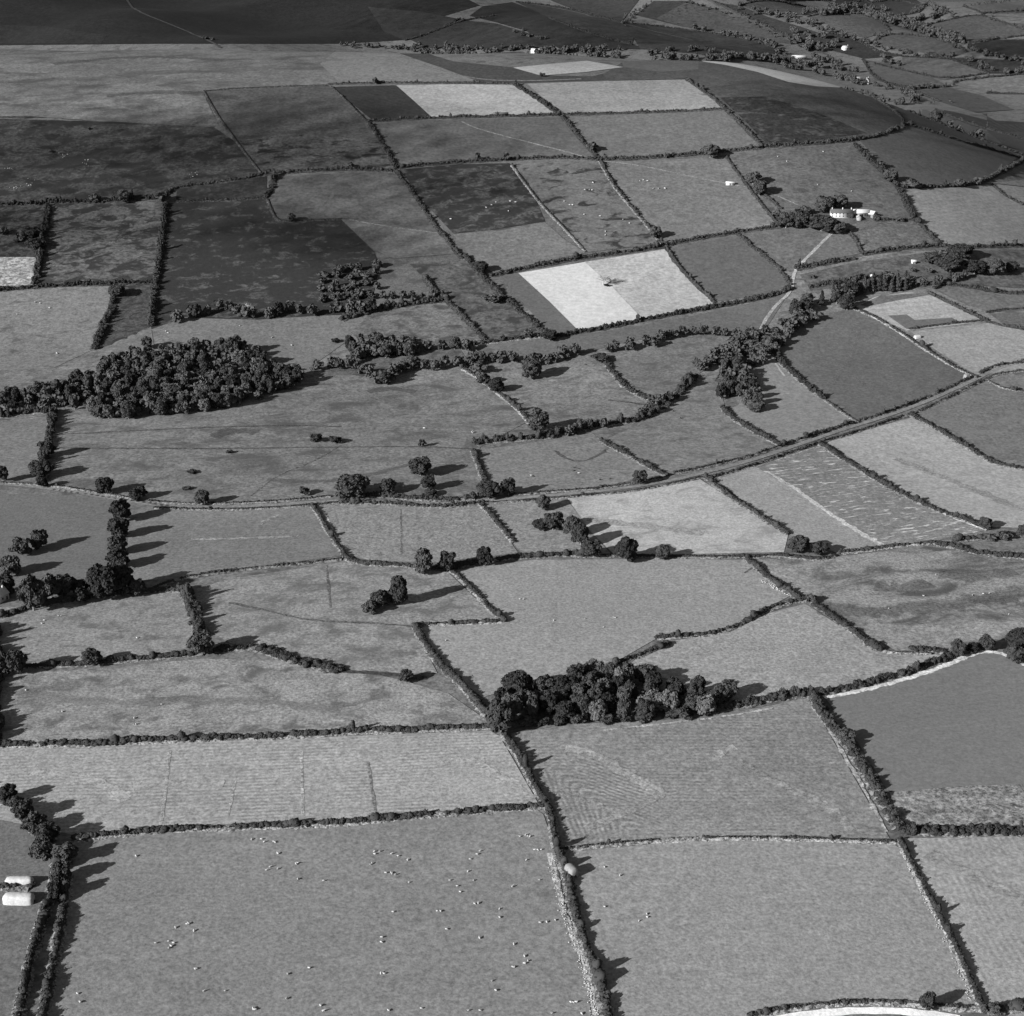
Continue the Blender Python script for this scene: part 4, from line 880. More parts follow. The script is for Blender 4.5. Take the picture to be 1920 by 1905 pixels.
T3(1280, 1400, 'small leaning tree above the white road', 1375, 1480, 1370, 80)
T3(1280, 1400, 'round bush in the bottom right corner', 1760, 1500, 1450, 80, 'bush')
for a in [('dark tree at the top of the bottom left lane', 50, 300, 200, 100), ('dark tree second down the bottom left lane', 130, 400, 290, 120), ('dark tree third down the bottom left lane', 200, 480, 370, 130), ('dark tree at the lane corner under the long hedge', 270, 540, 420, 130),
          ('dark round tree below the lane corner', 240, 630, 510, 120), ('dark tree right of the lane below the corner', 370, 650, 540, 130), ('dark tree lower down the lane beside the stacks', 350, 750, 640, 100), ('last dark tree down the lane beside the stacks', 320, 850, 740, 90)]:
    T3(0, 1400, *a)
for a in [('right-hand big dark tree above the right edge scrub', 1750, 105, -5, 105), ('middle big dark tree above the right edge scrub', 1640, 100, 10, 115), ('left big dark tree above the right edge scrub', 1500, 78, -35, 140), ('dark tree left of the three above the right edge scrub', 1400, 40, -30, 90),
          ('fading tree at the right edge scrub', 1850, 90, 20, 70), ('small round bush in the long pasture below the farm', 1290, 88, 60, 35), ('bush in the long pasture right of the track', 1385, 92, 65, 50), ('bush right of the small white shelter', 1150, 108, 78, 40), ('bush at the bend of the farm track', 730, 125, 98, 30),
          ('pale tree at the left end of the conifer belt', 925, 305, 195, 85), ('rounded end tree of the spinney', 405, 870, 800, 100), ('small tree on the dark field at the right edge', 1860, 755, 725, 50), ('small bush below the track in the sloping pasture', 700, 240, 212, 40)]:
    T3(1280, 480, *a)
FA = (1280, 0)
for a in [('tall dark tree by the lane above the farm', 395, 1040, 952, 85), ('dark tree just below the tall one by the lane above the farm', 432, 1098, 1000, 80), ('left-hand round tree behind the white farm', 795, 1190, 1090, 102), ('right-hand round tree behind the white farm', 885, 1175, 1085, 88),
          ('dark tree left of the farm in the lane-side cluster', 580, 1282, 1180, 105), ('right-hand round tree of the lane-side cluster left of the farm', 660, 1280, 1165, 105), ('small tree at the back of the lane-side cluster', 690, 1205, 1150, 55), ('broad pale tree in front of the farm', 780, 1298, 1190, 145),
          ('dark tree at the front corner of the farm garden', 870, 1312, 1230, 80), ('dark bush at the left of the lane-side cluster', 530, 1220, 1170, 60), ('pair-crowned tree on the straight hill hedge', 155, 885, 800, 105), ('grey bushy tree on the broad hedge right of the farm pasture', 1170, 1022, 940, 85),
          ('small tree higher on the broad hedge right of the farm pasture', 1115, 940, 893, 52), ('small bush on the hedge right of the farm', 1220, 1245, 1215, 50), ('dark tree on the hedge under the rounded hill-foot field', 1560, 1052, 1000, 72), ('small tree right of the dark tree under the rounded hill-foot field', 1655, 1035, 990, 55),
          ('bushy tree at the left of the rounded hill-foot field', 1285, 1055, 1005, 90), ('large dark tree at the corner of the pale striped field', 1560, 1445, 1360, 140), ('dark tree left of the large one below the pale striped field', 1450, 1445, 1400, 100), ('bush on the hedge right of the farm yard', 1085, 1235, 1205, 40),
          ('large round tree alone in the valley at the right', 1440, 480, 400, 78), ('lone tree near the top right corner', 1735, 78, 15, 68), ('small round tree in the valley left of the right edge', 1585, 437, 395, 38), ('small round tree at the end of a pale valley field', 1525, 497, 450, 40),
          ('small tree right of the white valley farm', 1135, 478, 435, 32)]:
    T3(*FA, *a)
UM = (640, 0)
for a in [('dark tree with a shadow on the slanting hill hedge', 1410, 850, 790, 72), ('left slim tree on the straight dark hill hedge', 765, 902, 850, 36), ('right slim tree on the straight dark hill hedge', 925, 907, 845, 42), ('small round tree on the hill-top bush line', 190, 472, 430, 38),
          ('small round tree in the corner of the little pale hilltop field', 1130, 432, 405, 32), ('small dark tree on the right part of the straight hill hedge', 1830, 885, 852, 38), ('bushy tree at the foot of the ragged hedge', 1765, 1340, 1258, 72), ('small bush at the hedge corner above the plain dark square', 1815, 1378, 1350, 50),
          ('bush at the left end of the grey pasture hedge', 50, 945, 905, 40)]:
    T3(*UM, *a)
for a in [('dark bush at the foot of the moor, left one of the pair', 700, 1135, 1060, 85), ('dark bush at the foot of the moor, right one of the pair', 910, 1135, 1070, 100), ('small dark bush left of the pair at the foot of the moor', 530, 1135, 1080, 65),
          ('dark thorn in the small left enclosure', 180, 1340, 1270, 110), ('second dark thorn lower in the small left enclosure', 200, 1400, 1330, 110), ('third thorn beside the small left enclosure hedge', 120, 1360, 1300, 70), ('small dark round tree on the notched wall', 1640, 1248, 1188, 52),
          ('dark thorn at the left edge of the small enclosure', 20, 1320, 1270, 60), ('small bush pit on the dark moor, upper left', 285, 858, 838, 30), ('tiny bush on the dark moor below the pale grass', 500, 728, 712, 26)]:
    T3(0, 0, *a)
T3(0, 0, 'dark clump of trees at the crossing of paths on the far moor', 1160, 222, 195, 45, mode='f'); T3(0, 0, 'small tree at the far moor path crossing', 1195, 226, 205, 24, mode='f')
# far valley trees: rows and belts beyond the brow
FL = ('tree in the dark valley belt beyond the brow of the hill', 'trees of the valley belt')
def frow(pts, sp, hr, kinds=('round',), wj=12, lab=FL): tree_row(pts, sp, hr, lab[0], lab[1], kinds, 'f', wj)
frow('640,85 700,88 760,92 800,97 840,100 880,104 930,106', 8, (6, 10)); frow('780,92 830,92 880,98 930,97 1000,93', 10, (8, 13))
frow('790,100 830,112 870,125 900,130 940,126', 11, (9, 13)); frow('1000,110 1050,112 1100,112 1165,110', 7, (12, 17), ('cone', 'round')); frow('1000,100 1060,98 1100,97 1150,98', 9, (11, 15))
frow('920,112 960,118 1000,120 1020,118', 9, (9, 14)); frow('970,60 1000,70 1022,76', 10, (7, 9)); frow('1225,112 1280,113 1330,115 1380,112', 9, (10, 15)); frow('1215,105 1260,95 1300,95 1360,100', 12, (8, 12))
frow('1165,44 1190,28 1215,8', 7, (5, 7)); 
for x, y in ((1303, 56), (1320, 59), (1355, 67), (1367, 68), (1379, 70), (1398, 74), (1406, 77), (1428, 82), (1438, 84), (1448, 87)):
    g = cast([x], [y], 'f')[0]; TREES.append((g[0], g[1], 13, 13, 'round', 'small round tree in the neat spaced row on the far hillside', 'spaced row on the far hillside', 1))
frow('1280,3 1330,15 1370,28 1400,34', 8, (4, 6)); frow('1400,36 1450,62 1493,82 1530,98', 10, (5, 7)); frow('1440,82 1465,100 1480,108', 12, (8, 12))
frow('1390,15 1430,26 1470,30 1500,34', 9, (9, 14)); frow('1455,30 1480,40 1500,45 1520,50', 10, (9, 14)); frow('1480,60 1510,70 1540,72 1560,78', 10, (10, 16)); frow('1530,55 1560,62 1600,75', 11, (9, 13))
frow('1545,30 1590,22 1630,28 1650,40 1680,48 1720,60 1760,72 1800,82', 7.5, (12, 18)); frow('1640,30 1700,45 1750,62 1795,80', 9, (12, 17)); frow('1700,48 1730,36 1760,30', 8, (10, 15)); frow('1560,15 1620,14 1660,22', 11, (10, 14))
frow('1735,10 1760,20 1780,32', 10, (9, 13)); frow('1805,88 1830,100 1870,110 1915,118', 9, (8, 12)); frow('1510,95 1540,90 1560,92', 9, (12, 18)); frow('1440,115 1500,122 1560,128 1600,135', 8, (10, 15)); frow('1460,122 1500,132 1540,140 1580,150 1610,158', 9, (9, 14))
frow('1525,112 1560,118 1580,122', 9, (12, 16)); frow('1600,155 1640,162 1700,172', 8, (6, 10)); frow('1620,80 1660,92 1700,100 1740,106 1790,110', 9, (6, 10)); frow('1615,76 1640,72 1668,60', 9, (5, 8))
frow('1650,112 1665,118 1690,124', 14, (9, 14)); frow('1700,168 1730,166 1745,163', 8, (7, 10)); frow('1820,112 1840,122 1855,134', 10, (7, 11)); frow('1880,140 1900,138 1925,136', 9, (9, 14)); frow('1500,28 1520,20 1550,24', 10, (7, 10))
frow('1775,166 1780,158 1850,143', 14, (4, 6)); frow('1690,197 1720,188 1700,180', 10, (10, 13)); frow('1733,195 1760,192 1752,186', 9, (4, 5)); frow('1580,168 1620,175 1660,190', 8, (5, 8)); frow('1495,80 1520,85', 9, (12, 18)); frow('1355,113 1400,108 1440,116', 10, (10, 15))
frow('1840,28 1860,24 1925,20', 12, (3, 5)); frow('1810,12 1860,5 1925,-2', 10, (4, 6)); frow('1735,12 1690,32', 10, (7, 10)); frow('1840,28 1880,42 1925,57', 12, (3, 5)); frow('1815,83 1860,74 1925,66', 9, (3, 5))

def build_trees():
    spec = []
    for t in TREES:
        z = float(height(t[0], t[1])); s = px_per_m(t[0], t[1], z)
        spec.append((-(s * t[3]) - (6 if t[7] else 0), t, z))
    spec.sort(key=lambda q: q[0])
    cap = {'round': 0}; rest = []; nb = 0
    for _, t, z in spec:
        x, y, w, h, kind, label, group, pr = t
        nm, cat = KIND[kind]
        if nb >= 300 and kind != 'bush' and kind != 'cone': rest.append((t, z)); continue
        if kind == 'cone':
            cap['cone'] = cap.get('cone', 0) + 1
            if y > 2200: rest.append((t, z)); continue
        elif kind != 'bush': nb += 1
        root = obj(nm, None, loc=(x, y, z - .1)); root.empty_display_size = 1
        root.rotation_euler = (0, 0, rng.uniform(0, 6.28)); root.scale = (w, w * rng.uniform(.9, 1.1), h)
        tag(root, label, cat, group)
        cm = CRM[kind]; obj('crown', cm[rng.integers(len(cm))], root)
        obj('trunk', TRM[rng.integers(4)], root)
    print('TREES individually', nb, 'rest', len(rest), 'total', len(spec))
    if rest:
        b = Buf()
        for t, z in rest:
            x, y, w, h, kind = t[:5]
            src = (CRFC if kind == 'cone' else CRF); c = src[rng.integers(len(src))]
            a = rng.uniform(0, 6.28); V = np.vstack(c.v)
            V = np.column_stack([(V[:, 0] * math.cos(a) - V[:, 1] * math.sin(a)) * w + x, (V[:, 0] * math.sin(a) + V[:, 1] * math.cos(a)) * w + y, V[:, 2] * h + z - .1])
            b.add(V, t=np.vstack(c.t), q=np.vstack(c.q))
        tag(obj('woodland', b.mesh('woodland', LEAFD)), 'dark woodland and tree belts of the far valley', 'woodland', kind='stuff')
build_trees()

# ------------------------------------------------------------------ buildings
WALLM = simple_mat('limewash', 0, .12, 1.5, 0, alb=.38); STONEW = simple_mat('stone_wall_face', 0, .25, .8, 0, alb=.25)
SLATE = simple_mat('slate', 0, .25, .7, 0, alb=.07); TIN = simple_mat('pale_tin', 0, .08, 2, 0, alb=.42); DARK = simple_mat('dark_opening', 0, .1, 1, 0, alb=.03)
GREYR = simple_mat('grey_roof', 0, .2, 1, 0, alb=.26)
def boxv(x0, x1, y0, y1, z0, z1):
    V = [(x0, y0, z0), (x1, y0, z0), (x1, y1, z0), (x0, y1, z0), (x0, y0, z1), (x1, y0, z1), (x1, y1, z1), (x0, y1, z1)]
    return V, [(0, 3, 2, 1), (4, 5, 6, 7), (0, 1, 5, 4), (1, 2, 6, 5), (2, 3, 7, 6), (3, 0, 4, 7)]
def boxmesh(name, mat, *boxes):
    b = Buf()
    for q in boxes: V, F = boxv(*q); b.add(V, q=F)
    return b.mesh(name, mat)
def building(name, cat, label, bx, by, L, D, h, rise, ang, wm, rm, wins=3, chim=(), doors=1, mode='n', openf=False, group=None):
    p = cast([bx], [by], mode)[0]
    zlo = min(float(height(p[0] + a, p[1] + c)) for a in (-L / 2, 0, L / 2) for c in (-D / 2, D / 2))
    r = obj(name, None, loc=(p[0], p[1], zlo + .15)); r.rotation_euler = (0, 0, math.radians(ang)); tag(r, label, cat, group)
    l, d = L / 2, D / 2
    b = Buf(); V = [(-l, -d, -1.5), (l, -d, -1.5), (l, d, -1.5), (-l, d, -1.5), (-l, -d, h), (l, -d, h), (l, d, h), (-l, d, h), (-l, 0, h + rise), (l, 0, h + rise)]
    b.add(V, q=[(0, 1, 5, 4), (2, 3, 7, 6), (3, 0, 4, 7), (1, 2, 6, 5)], t=[(4, 8, 7), (5, 6, 9)])
    obj('wall', b.mesh('wall', wm), r)
    e, t = .35, .16; b = Buf()
    for s in (-1, 1):
        k = rise / d; ye = s * (d + e); ze = h - k * e
        V = [(-l - e, ye, ze + .02), (l + e, ye, ze + .02), (l + e, 0, h + rise + .02), (-l - e, 0, h + rise + .02)]; V += [(x, y, z + t) for x, y, z in V]
        F = [(0, 3, 2, 1), (4, 5, 6, 7), (0, 1, 5, 4), (1, 2, 6, 5), (3, 0, 4, 7)]
        b.add(V, q=F if s < 0 else [f[::-1] for f in F])
    roof = obj('roof', b.mesh('roof', rm), r)
    for c in chim:
        obj('chimney', boxmesh('chimney', wm, (c * l - .45, c * l + .45, -.4, .4, h + rise * .5, h + rise + 1.3), (c * l - .2, c * l + .2, -.2, .2, h + rise + 1.3, h + rise + 1.75)), roof)
    n = wins + doors
    for k in range(n):
        x = -l + L * (k + .5) / n
        if k < wins:
            for z in ([1.0, 3.1] if h > 4.2 else [1.0]):
                obj('window', boxmesh('window', DARK, (x - .5, x + .5, -d - .03, -d + .05, z, z + 1.15)), r)
        else:
            w = 1.5 if openf else .5
            obj('door', boxmesh('door', DARK, (x - w, x + w, -d - .04, -d + .05, 0, 2.6 if openf else 2.0)), r)
    return r
building('farmhouse', 'house', 'long white farmhouse with a dark slate roof and chimneys among round trees', 1577, 405, 20, 6.5, 4.6, 2.8, -3, WALLM, SLATE, 5, (-.85, .1, .9))
building('barn', 'barn', 'bright white-roofed barn joined to the right of the dark-roofed farmhouse', 1613, 403, 17, 7, 3.6, 2.6, 6, STONEW, TIN, 0, (), 3, openf=True)
building('barn', 'barn', 'short white-roofed wing turning forward at the right end of the farm', 1633, 405, 8, 6.5, 3.3, 2.4, -42, STONEW, TIN, 0, (), 1, openf=True)
building('cowshed', 'shed', 'low grey shed in the farm yard below the white-roofed barn', 1610, 410, 7, 4, 2.3, 1.4, 85, STONEW, GREYR, 1, (), 1)
building('field_shed', 'shed', 'small long white shed by the track above the farm', 1369, 346, 8, 3.6, 2.2, .9, -8, WALLM, TIN, 0, (), 1)
building('farmhouse', 'house', 'white gabled farmhouse by the road in the distant valley at the right', 1626, 157, 12, 7, 5.5, 4.0, 65, WALLM, GREYR, 2, (-.8, .8), 1, 'f')
building('barn', 'barn', 'grey-roofed barn left of the white valley farmhouse', 1603, 152, 16, 8, 4.0, 3.0, -10, STONEW, GREYR, 0, (), 2, 'f', openf=True)
building('barn', 'barn', 'long pale barn among trees left of the valley road', 1498, 109, 26, 9, 4.0, 3.2, 6, STONEW, TIN, 0, (), 3, 'f', openf=True)
building('cottage', 'house', 'small white cottage above the valley road', 1585, 93, 13, 8, 4.5, 3.4, 30, WALLM, TIN, 2, (.8,), 1, 'f')
building('barn', 'barn', 'pale-roofed building behind the tree belt at the top centre', 1004, 99, 15, 9, 5, 3.6, -15, WALLM, TIN, 2, (), 1, 'f')
building('cottage', 'house', 'pale-roofed cottage cut by the left edge beside the tree belt', -2, 1126, 9, 6, 3.4, 2.8, 62, WALLM, TIN, 2, (.8,), 1)
building('animal_shelter', 'shelter', 'tiny white shelter on the hedge right of the farm track bend', 1637, 520, 4.5, 3, 2.0, .9, 20, WALLM, TIN, 0, (), 1)
building('animal_shelter', 'shelter', 'tiny white shelter beside the dark trees near the right edge', 1713, 493, 4, 3, 2.0, .9, -10, WALLM, TIN, 0, (), 1)
building('field_barn', 'barn', 'long dark low field barn on the hedge under the upper pale strip', 939, 217, 15, 4.5, 2.6, 1.2, 2, DARK, SLATE, 1, (), 1)

# ------------------------------------------------------------------ stacks of hay and straw
HAY = simple_mat('hay', 0, .22, .7, 0, alb=.36); HAYD = simple_mat('weathered_hay', 0, .25, .7, 0, alb=.17)
def stack(label, bx, by, L, D, h, ang, mat, peak=.35):
    p = cast([bx], [by])[0]; n, m = 18, 12; V = []; 
    for i in range(n + 1):
        u = i / n * 2 - 1; e = (1 - abs(u) ** 5) ** .5
        for j in range(m + 1):
            a = math.pi * j / m; c, s = math.cos(a), math.sin(a)
            y = np.sign(c) * abs(c) ** .45 * (.55 + .45 * e) if abs(c) > 1e-6 else 0; z = s ** (.55 + peak) * (.72 + .28 * e)
            V.append((u * L / 2 + rng.normal(0, .05), y * D / 2 + rng.normal(0, .05), z * h * (1 + rng.normal(0, .015)) - .1))
    for u, i in ((-1, 0), (1, n)): V.append((u * L / 2, 0, h * .4))
    w = m + 1; q = [(i * w + j, i * w + j + 1, (i + 1) * w + j + 1, (i + 1) * w + j) for i in range(n) for j in range(m)]
    t = [((n + 1) * w, j + 1, j) for j in range(m)] + [((n + 1) * w + 1, n * w + j, n * w + j + 1) for j in range(m)]
    b = Buf(); b.add(V, q=q, t=t)
    o = obj('haystack', b.mesh('haystack', mat, True), loc=(p[0], p[1], p[2])); o.rotation_euler = (0, 0, math.radians(ang)); return tag(o, label, 'haystack')
stack('long flat-topped pale haystack, upper one of the two at the bottom left', 37, 1657, 10.5, 3.6, 3.0, 1, HAY, .1)
stack('long round-topped pale haystack, lower and fatter of the two at the bottom left', 36, 1691, 11.5, 4.8, 3.6, -2, HAY, .1)
stack('grey-white haystack with a black shadow by the ragged hedge at the bottom centre', 1071, 1640, 5.6, 4.0, 4.2, -58, HAYD, .25)
stack('small white domed haystack beside the hedge of the striped crop', 1720, 634, 6, 3.6, 2.6, 20, HAY, .3)
stack('small pointed straw stack in the roadside corner of the rounded dark pasture', 1812, 710, 4.5, 4.0, 3.8, 30, HAYD, .8)

# ------------------------------------------------------------------ loose stones
ROCK = simple_mat('pale_rock', 0, .2, .4, 0, alb=.34)
def stones(label, pts, n, spread, smin, smax, mode='n'):
    g, L = resample(ground_line(P(pts), mode), 1.0); k = rng.integers(0, len(g), n)
    c = g[k] + rng.normal(0, spread, (n, 2)); s = rng.uniform(smin, smax, n) ** 1.0
    C = np.column_stack([c, height(c[:, 0], c[:, 1]) + .25 + s * .2]); R = np.column_stack([s, s * rng.uniform(.6, 1, n), s * .55])
    b = Buf(); blobs(b, C, R, 0, .2)
    tag(obj('rubble', b.mesh('rubble', ROCK)), label, 'stones', kind='stuff')
stones('pale tumbled stones along the bank left of the ragged bottom hedge', '1033,1612 1044,1655 1056,1715 1072,1758 1092,1805 1105,1860 1118,1915', 300, .8, .1, .36)
stones('pale stones on the bank under the thin hedge at the lower right', '1700,1625 1740,1700 1775,1765 1800,1830 1822,1880', 110, .6, .1, .32)
stones('pale stones along the hedge left of the four-way meeting', '1430,1090 1455,1105 1480,1118', 40, .8, .2, .55)
for q in ('118,290 122,294', '158,300 165,308', '15,312 22,318', '55,335 62,345', '362,325 368,327', '28,350 34,352'):
    stones('small pale rocks scattered over the dark moor at the left', q, 7, 2.5, .3, .8)

# ------------------------------------------------------------------ bare trees
def bare_tree(label, bx, by, h, mat, tilt=0.0, n0=9):
    p = cast([bx], [by])[0]; b = Buf(); b2 = Buf()
    def limb(buf, p0, p1, r0, r1):
        d = p1 - p0; d = d / np.linalg.norm(d); a = np.cross(d, (.3, .9, .1)); a /= np.linalg.norm(a); c = np.cross(d, a); n = 6
        th = np.arange(n) * 2 * math.pi / n; ring = np.cos(th)[:, None] * a + np.sin(th)[:, None] * c
        i = np.arange(n); j = (i + 1) % n; buf.add(np.vstack([p0 + ring * r0, p1 + ring * r1]), q=np.stack([i, j, j + n, i + n], 1))
    def grow_(p0, d, L, r, lv):
        q = p0 + d * L * .5 + rng.normal(0, L * .04, 3); e = q + (d + rng.normal(0, .12, 3)) * L * .5
        limb(b2, p0, q, r, r * .8); limb(b2, q, e, r * .8, r * .55)
        if lv == 0: return
        for k in range(4 if lv > 1 else 5):
            dd = d + rng.normal(0, .50, 3); dd[2] = abs(dd[2]) * .8 + .12; dd /= np.linalg.norm(dd)
            grow_(q + (e - q) * rng.uniform(0, 1), dd, L * rng.uniform(.55, .8), r * .5, lv - 1)
    top = np.array([tilt * h * .1, 0, h * .28]); limb(b, np.array([0, 0, -.3]), top, h * .045, h * .034)
    for k in range(n0):
        a = k * 2.4; dd = np.array([math.cos(a) * .75 + tilt, math.sin(a) * .75, rng.uniform(.5, 1.1)]); dd /= np.linalg.norm(dd)
        grow_(top * rng.uniform(.6, 1), dd, h * .32, h * .020, 3)
    r = obj('bare_tree', None, loc=tuple(p)); tag(r, label, 'tree')
    obj('trunk', b.mesh('trunk', mat), r); obj('branches', b2.mesh('branches', mat), r)
bare_tree('leafless white dead tree standing in the belt below the heathery field', 464, 594, 12, simple_mat('bleached_wood', 0, .1, .5, 0, alb=.34))
bare_tree('leafless pale tree alone in the middle of the bright stubble field', 1131, 534, 12, simple_mat('grey_twigs', 0, .1, .5, 0, alb=.30), .1, 11)
tree_lone = [('low dark bush at the foot of the leafless tree in the bright stubble', 1137, 537, 4.2, 2.6)]
for lab, x, y, w, h in tree_lone:
    p = cast([x], [y])[0]; r = obj('bush', None, loc=tuple(p)); r.scale = (w, w, h); tag(r, lab, 'bush')
    obj('crown', CRM['bush'][0], r); obj('trunk', TRM[0], r)

# ------------------------------------------------------------------ animals: one body each, grown from a skeleton
def skinned(name, V, E, rad, mat, sub=1):
    me = bpy.data.meshes.new(name + '_skeleton'); me.from_pydata(V, E, []); o = bpy.data.objects.new(name, me); COL.objects.link(o)
    s = o.modifiers.new('skin', 'SKIN'); s.use_smooth_shade = True
    for k, r in enumerate(rad): me.skin_vertices[0].data[k].radius = (r, r) if not isinstance(r, tuple) else r
    me.skin_vertices[0].data[0].use_root = True
    m = o.modifiers.new('sub', 'SUBSURF'); m.levels = sub; m.render_levels = sub
    dg = bpy.context.evaluated_depsgraph_get(); r = bpy.data.meshes.new_from_object(o.evaluated_get(dg)); r.name = name
    bpy.data.objects.remove(o); r.materials.clear(); r.materials.append(mat); return r
def beast(name, L, H_, fat, mat, graze):
    # x forward; z up; hip and shoulder carry two legs each
    hz = H_ * .70; V = []; E = []; R = []
    def a(v, r, par=None):
        V.append(v); R.append(r)
        if par is not None: E.append((par, len(V) - 1))
        return len(V) - 1
    hip = a((-L * .30, 0, hz), (fat, fat * .95)); mid = a((0, 0, hz * .95), (fat * 1.12, fat * 1.05), hip); sh = a((L * .27, 0, hz), (fat * .95, fat * .95), mid)
    rump = a((-L * .44, 0, hz * .98), fat * .6, hip)
    tail = a((-L * .49, 0, hz * .55), fat * .12, rump)
    if graze: nk = a((L * .44, 0, hz * .72), fat * .42, sh); hd = a((L * .53, 0, hz * .34), fat * .34, nk); mz = a((L * .60, 0, hz * .12), fat * .2, hd)
    else: nk = a((L * .43, 0, hz * 1.25), fat * .42, sh); hd = a((L * .50, 0, hz * 1.45), fat * .34, nk); mz = a((L * .64, 0, hz * 1.36), fat * .2, hd)
    for s in (-1, 1):
        ear = a((V[hd][0] - L * .02, s * fat * .62, V[hd][2] + fat * .25), fat * .10, hd)
        f1 = a((L * .28, s * fat * .62, hz * .60), fat * .36, sh); f2 = a((L * .30, s * fat * .62, hz * .30), fat * .17, f1); f3 = a((L * .28, s * fat * .62, .03), fat * .13, f2)
        b1 = a((-L * .27, s * fat * .62, hz * .62), fat * .42, hip); b2 = a((-L * .36, s * fat * .62, hz * .34), fat * .18, b1); b3 = a((-L * .32, s * fat * .62, .03), fat * .13, b2)
    return skinned(name, V, E, R, mat)
WOOL = simple_mat('wool', 0, .08, .3, .12, alb=.33)
SH = [beast('sheep', 1.35, .85, .34, WOOL, True), beast('sheep', 1.35, .85, .34, WOOL, False)]
CWm = [beast('cow', 2.4, 1.45, .42, simple_mat('dark_hide', 0, .2, .6, 0, alb=.05), True), beast('cow', 2.4, 1.45, .42, simple_mat('white_hide', 0, .3, .6, 0, alb=.3), False)]
def flock(ox, oy, pts, label, group, kind='sheep', mode='n', sc=.78):
    for x, y in P(pts):
        p = cast([ox + x / 3], [oy + y / 3], mode)[0]
        me = SH[rng.integers(2)] if kind == 'sheep' else CWm[rng.integers(2)] if kind == 'cow' else CWm[0]
        o = obj('sheep' if kind == 'sheep' else 'cow', me, loc=(p[0], p[1], p[2] + .06)); o.rotation_euler = (0, 0, rng.uniform(0, 6.28))
        s = sc * rng.uniform(.88, 1.1); o.scale = (s, s, s)
        tag(o, label, 'sheep' if kind == 'sheep' else 'cow', group)
g1 = ('white sheep grazing in the big bottom pasture, left of the stony bank', 'sheep of the big bottom pasture')
flock(0, 1400, '1470,523 1487,538 1540,537 1547,541 1562,604 1665,662 1672,658 1520,679 1562,690 1500,697 1675,748 1822,757 1060,998 1053,1001 987,1020 1091,1038 875,1108 950,1097 976,1107 962,1125 950,1135 1105,1252 1097,1254 1738,1248 1618,1282 1147,1378 1268,1376 1430,1480 1424,1476 1436,1482 1612,1420 436,1392 450,1440 1803,1460 1820,1490 765,618 1415,524', *g1)
flock(640, 1400, '187,592 217,592 187,607 283,606 320,618 372,641 172,660 165,665 250,713 280,712 286,716 305,722 382,766 780,590 763,608 725,636 713,704 610,755 652,787 668,820 745,755 750,887 770,884 890,915 890,963 963,790 1005,508 1037,500 1050,506 1062,508 1087,583 1105,584 1124,582 1042,640 1115,752 290,932 540,928 558,929 592,1030 777,1080 227,1075 225,1103 970,1115 1030,1182 1050,1208 1030,1222 965,1243 975,1242 222,1278 240,1280 848,1320 868,1374 1290,1440 1305,1442 1320,1440 265,1487 450,1475 1118,993 1155,990 1203,978 1185,1503 1352,1505 780,1487 715,1487', *g1)
flock(640, 1400, '1480,680 1567,728 1480,903 1718,944 1720,962 1675,982', 'white sheep in the bottom right pasture, right of the ragged hedge', 'sheep of the bottom right pasture')
flock(640, 940, '1005,552 1025,553 1195,672 1530,655 1540,657 1372,662 588,785 1475,710', 'white sheep in the broad pale pasture above the near wood', 'sheep above the near wood')
flock(1280, 940, '1425,413 1630,530 1690,522 1725,520 1355,535 1160,605 1835,637', 'white sheep in the streaky wet pasture at the right', 'sheep of the streaky pasture')
flock(0, 940, '330,647 345,647 235,690 248,672 770,772', 'white sheep in the left triangular pasture', 'sheep of the triangular pasture')
flock(0, 940, '755,1222 755,1257 765,1257 145,1065 350,1185 910,1145', 'white sheep in the tussocky pasture above the long bushy hedge', 'sheep of the tussocky pasture')
flock(640, 0, '845,1155 870,1140 815,1170 950,1135 980,1140 940,1190 615,1235', 'white sheep in the dark bracken field', 'sheep of the bracken field', sc=1.3)
flock(640, 0, '1370,1070 1395,1070 1410,1072 1415,1030 1255,1135 1285,1155 1300,1155 1365,1208 1455,1218 1585,1237 1620,1258 1485,1305 1485,1325', 'white sheep in the patchy pasture right of the bracken field', 'sheep of the patchy pasture', sc=1.35)
flock(640, 0, '1680,1020 1700,1015 1722,1020 1755,1063 1785,1063 1820,1063', 'white sheep in the pasture under the straight pale track', 'sheep under the pale track', sc=1.35)
flock(1280, 0, '585,910 535,883 790,855 760,1042 950,1078', 'white sheep in the pasture above the white farm', 'sheep above the farm', sc=1.3)
flock(0, 480, '200,262 225,268 278,295 98,330 320,550', 'white sheep in the left edge pasture above the large wood', 'sheep of the left edge pasture', sc=1.2)
flock(0, 480, '935,425 945,435 1350,395 1530,462 1640,505', 'white sheep in the pasture below the heathery field', 'sheep below the heathery field', sc=1.2)
flock(640, 480, '467,972 740,998 735,994', 'white sheep in the large plain pasture at the centre', 'sheep of the plain pasture', sc=1.2)
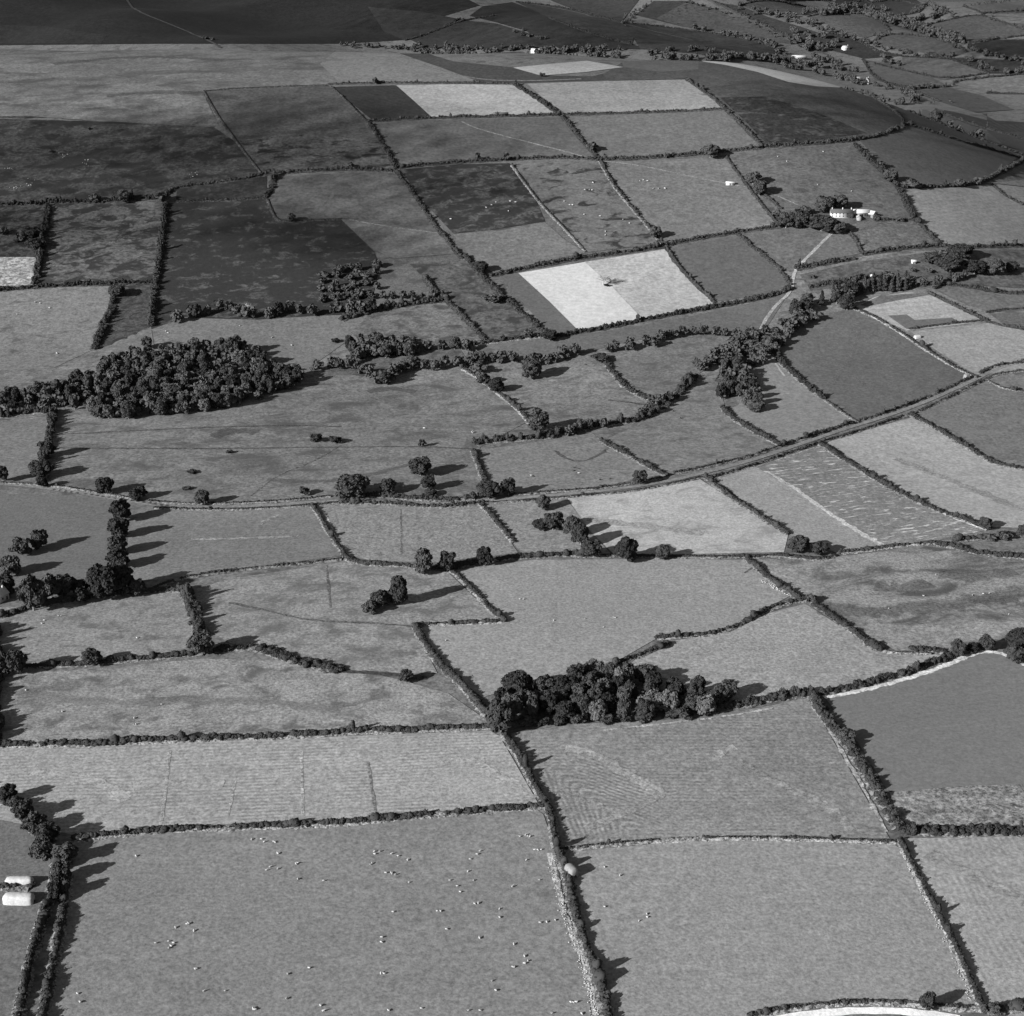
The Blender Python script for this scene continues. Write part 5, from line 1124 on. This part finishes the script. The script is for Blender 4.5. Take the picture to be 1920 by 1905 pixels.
flock(640, 480, '1075,1243 1068,1238 1300,1210 1335,1225 1310,1195 1330,1200 1455,1262 1512,1256', 'cow grazing in the pasture above the lane, below the oval enclosure', 'cattle of the lane pasture', 'cow')
flock(640, 480, '1370,612 1415,605', 'dark cow in the hollow pasture under the centre stream belt', 'cattle under the stream belt', 'darkcow')
flock(640, 480, '1908,915 1868,875', 'dark cow in the pasture right of the stream-side hedge', 'cattle right of the stream hedge', 'darkcow')

# ------------------------------------------------------------------ the clouds whose shade lies on the hill
CLOUDM = simple_mat('cloud_white', 0, .05, 60, 0, alb=.85)
def cloud(bx, by, rx, ry, cover, mode='n', alt=900.0, ang=0.0):
    c = cast([bx], [by], mode)[0]; t = (alt - c[2]) / math.sin(SUN_EL)
    o = c + np.array([-ldir.x, -ldir.y, -ldir.z]) * t
    r0 = 5.0; n = int(rx * ry * cover * .95 / (r0 * r0)); k = np.arange(n); u = (k + .5) / n
    a = k * 2.399963; d = 1.5 * (.62 * u ** .5 + .38 * u ** 1.6)
    ca, sa_ = math.cos(math.radians(ang)), math.sin(math.radians(ang)); ex, ey = d * np.cos(a) * rx, d * np.sin(a) * ry
    x = ex * ca - ey * sa_ + rng.normal(0, 5, n); y = ex * sa_ + ey * ca + rng.normal(0, 5, n); z = rng.normal(0, 4, n)
    # drop each puff straight back along the sunlight so that the shade keeps its plan
    C = np.stack([x - ldir.x / ldir.z * z * -1, y - ldir.y / ldir.z * z * -1, z], 1); r = r0 * rng.uniform(.75, 1.2, n)
    b = Buf(); blobs(b, C, np.stack([r, r, r * .5], 1), 1, .1)
    tag(obj('cloud', b.mesh('cloud', CLOUDM, True), loc=tuple(o)), kind='structure')
for q in ((250, 290, 190, 105, .46), (430, 262, 100, 60, .5), (560, 212, 120, 45, .42), (640, 450, 70, 60, .55), (430, 420, 120, 60, .35), (800, 262, 75, 45, .38), (830, 350, 90, 50, .4), (30, 420, 80, 60, .5), (1620, 205, 90, 60, .5)):
    cloud(*q)
for q in ((900, 30, 200, 120, .25), (1180, 75, 200, 100, .22), (1860, 95, 160, 90, .35)):
    cloud(*q, mode='f')
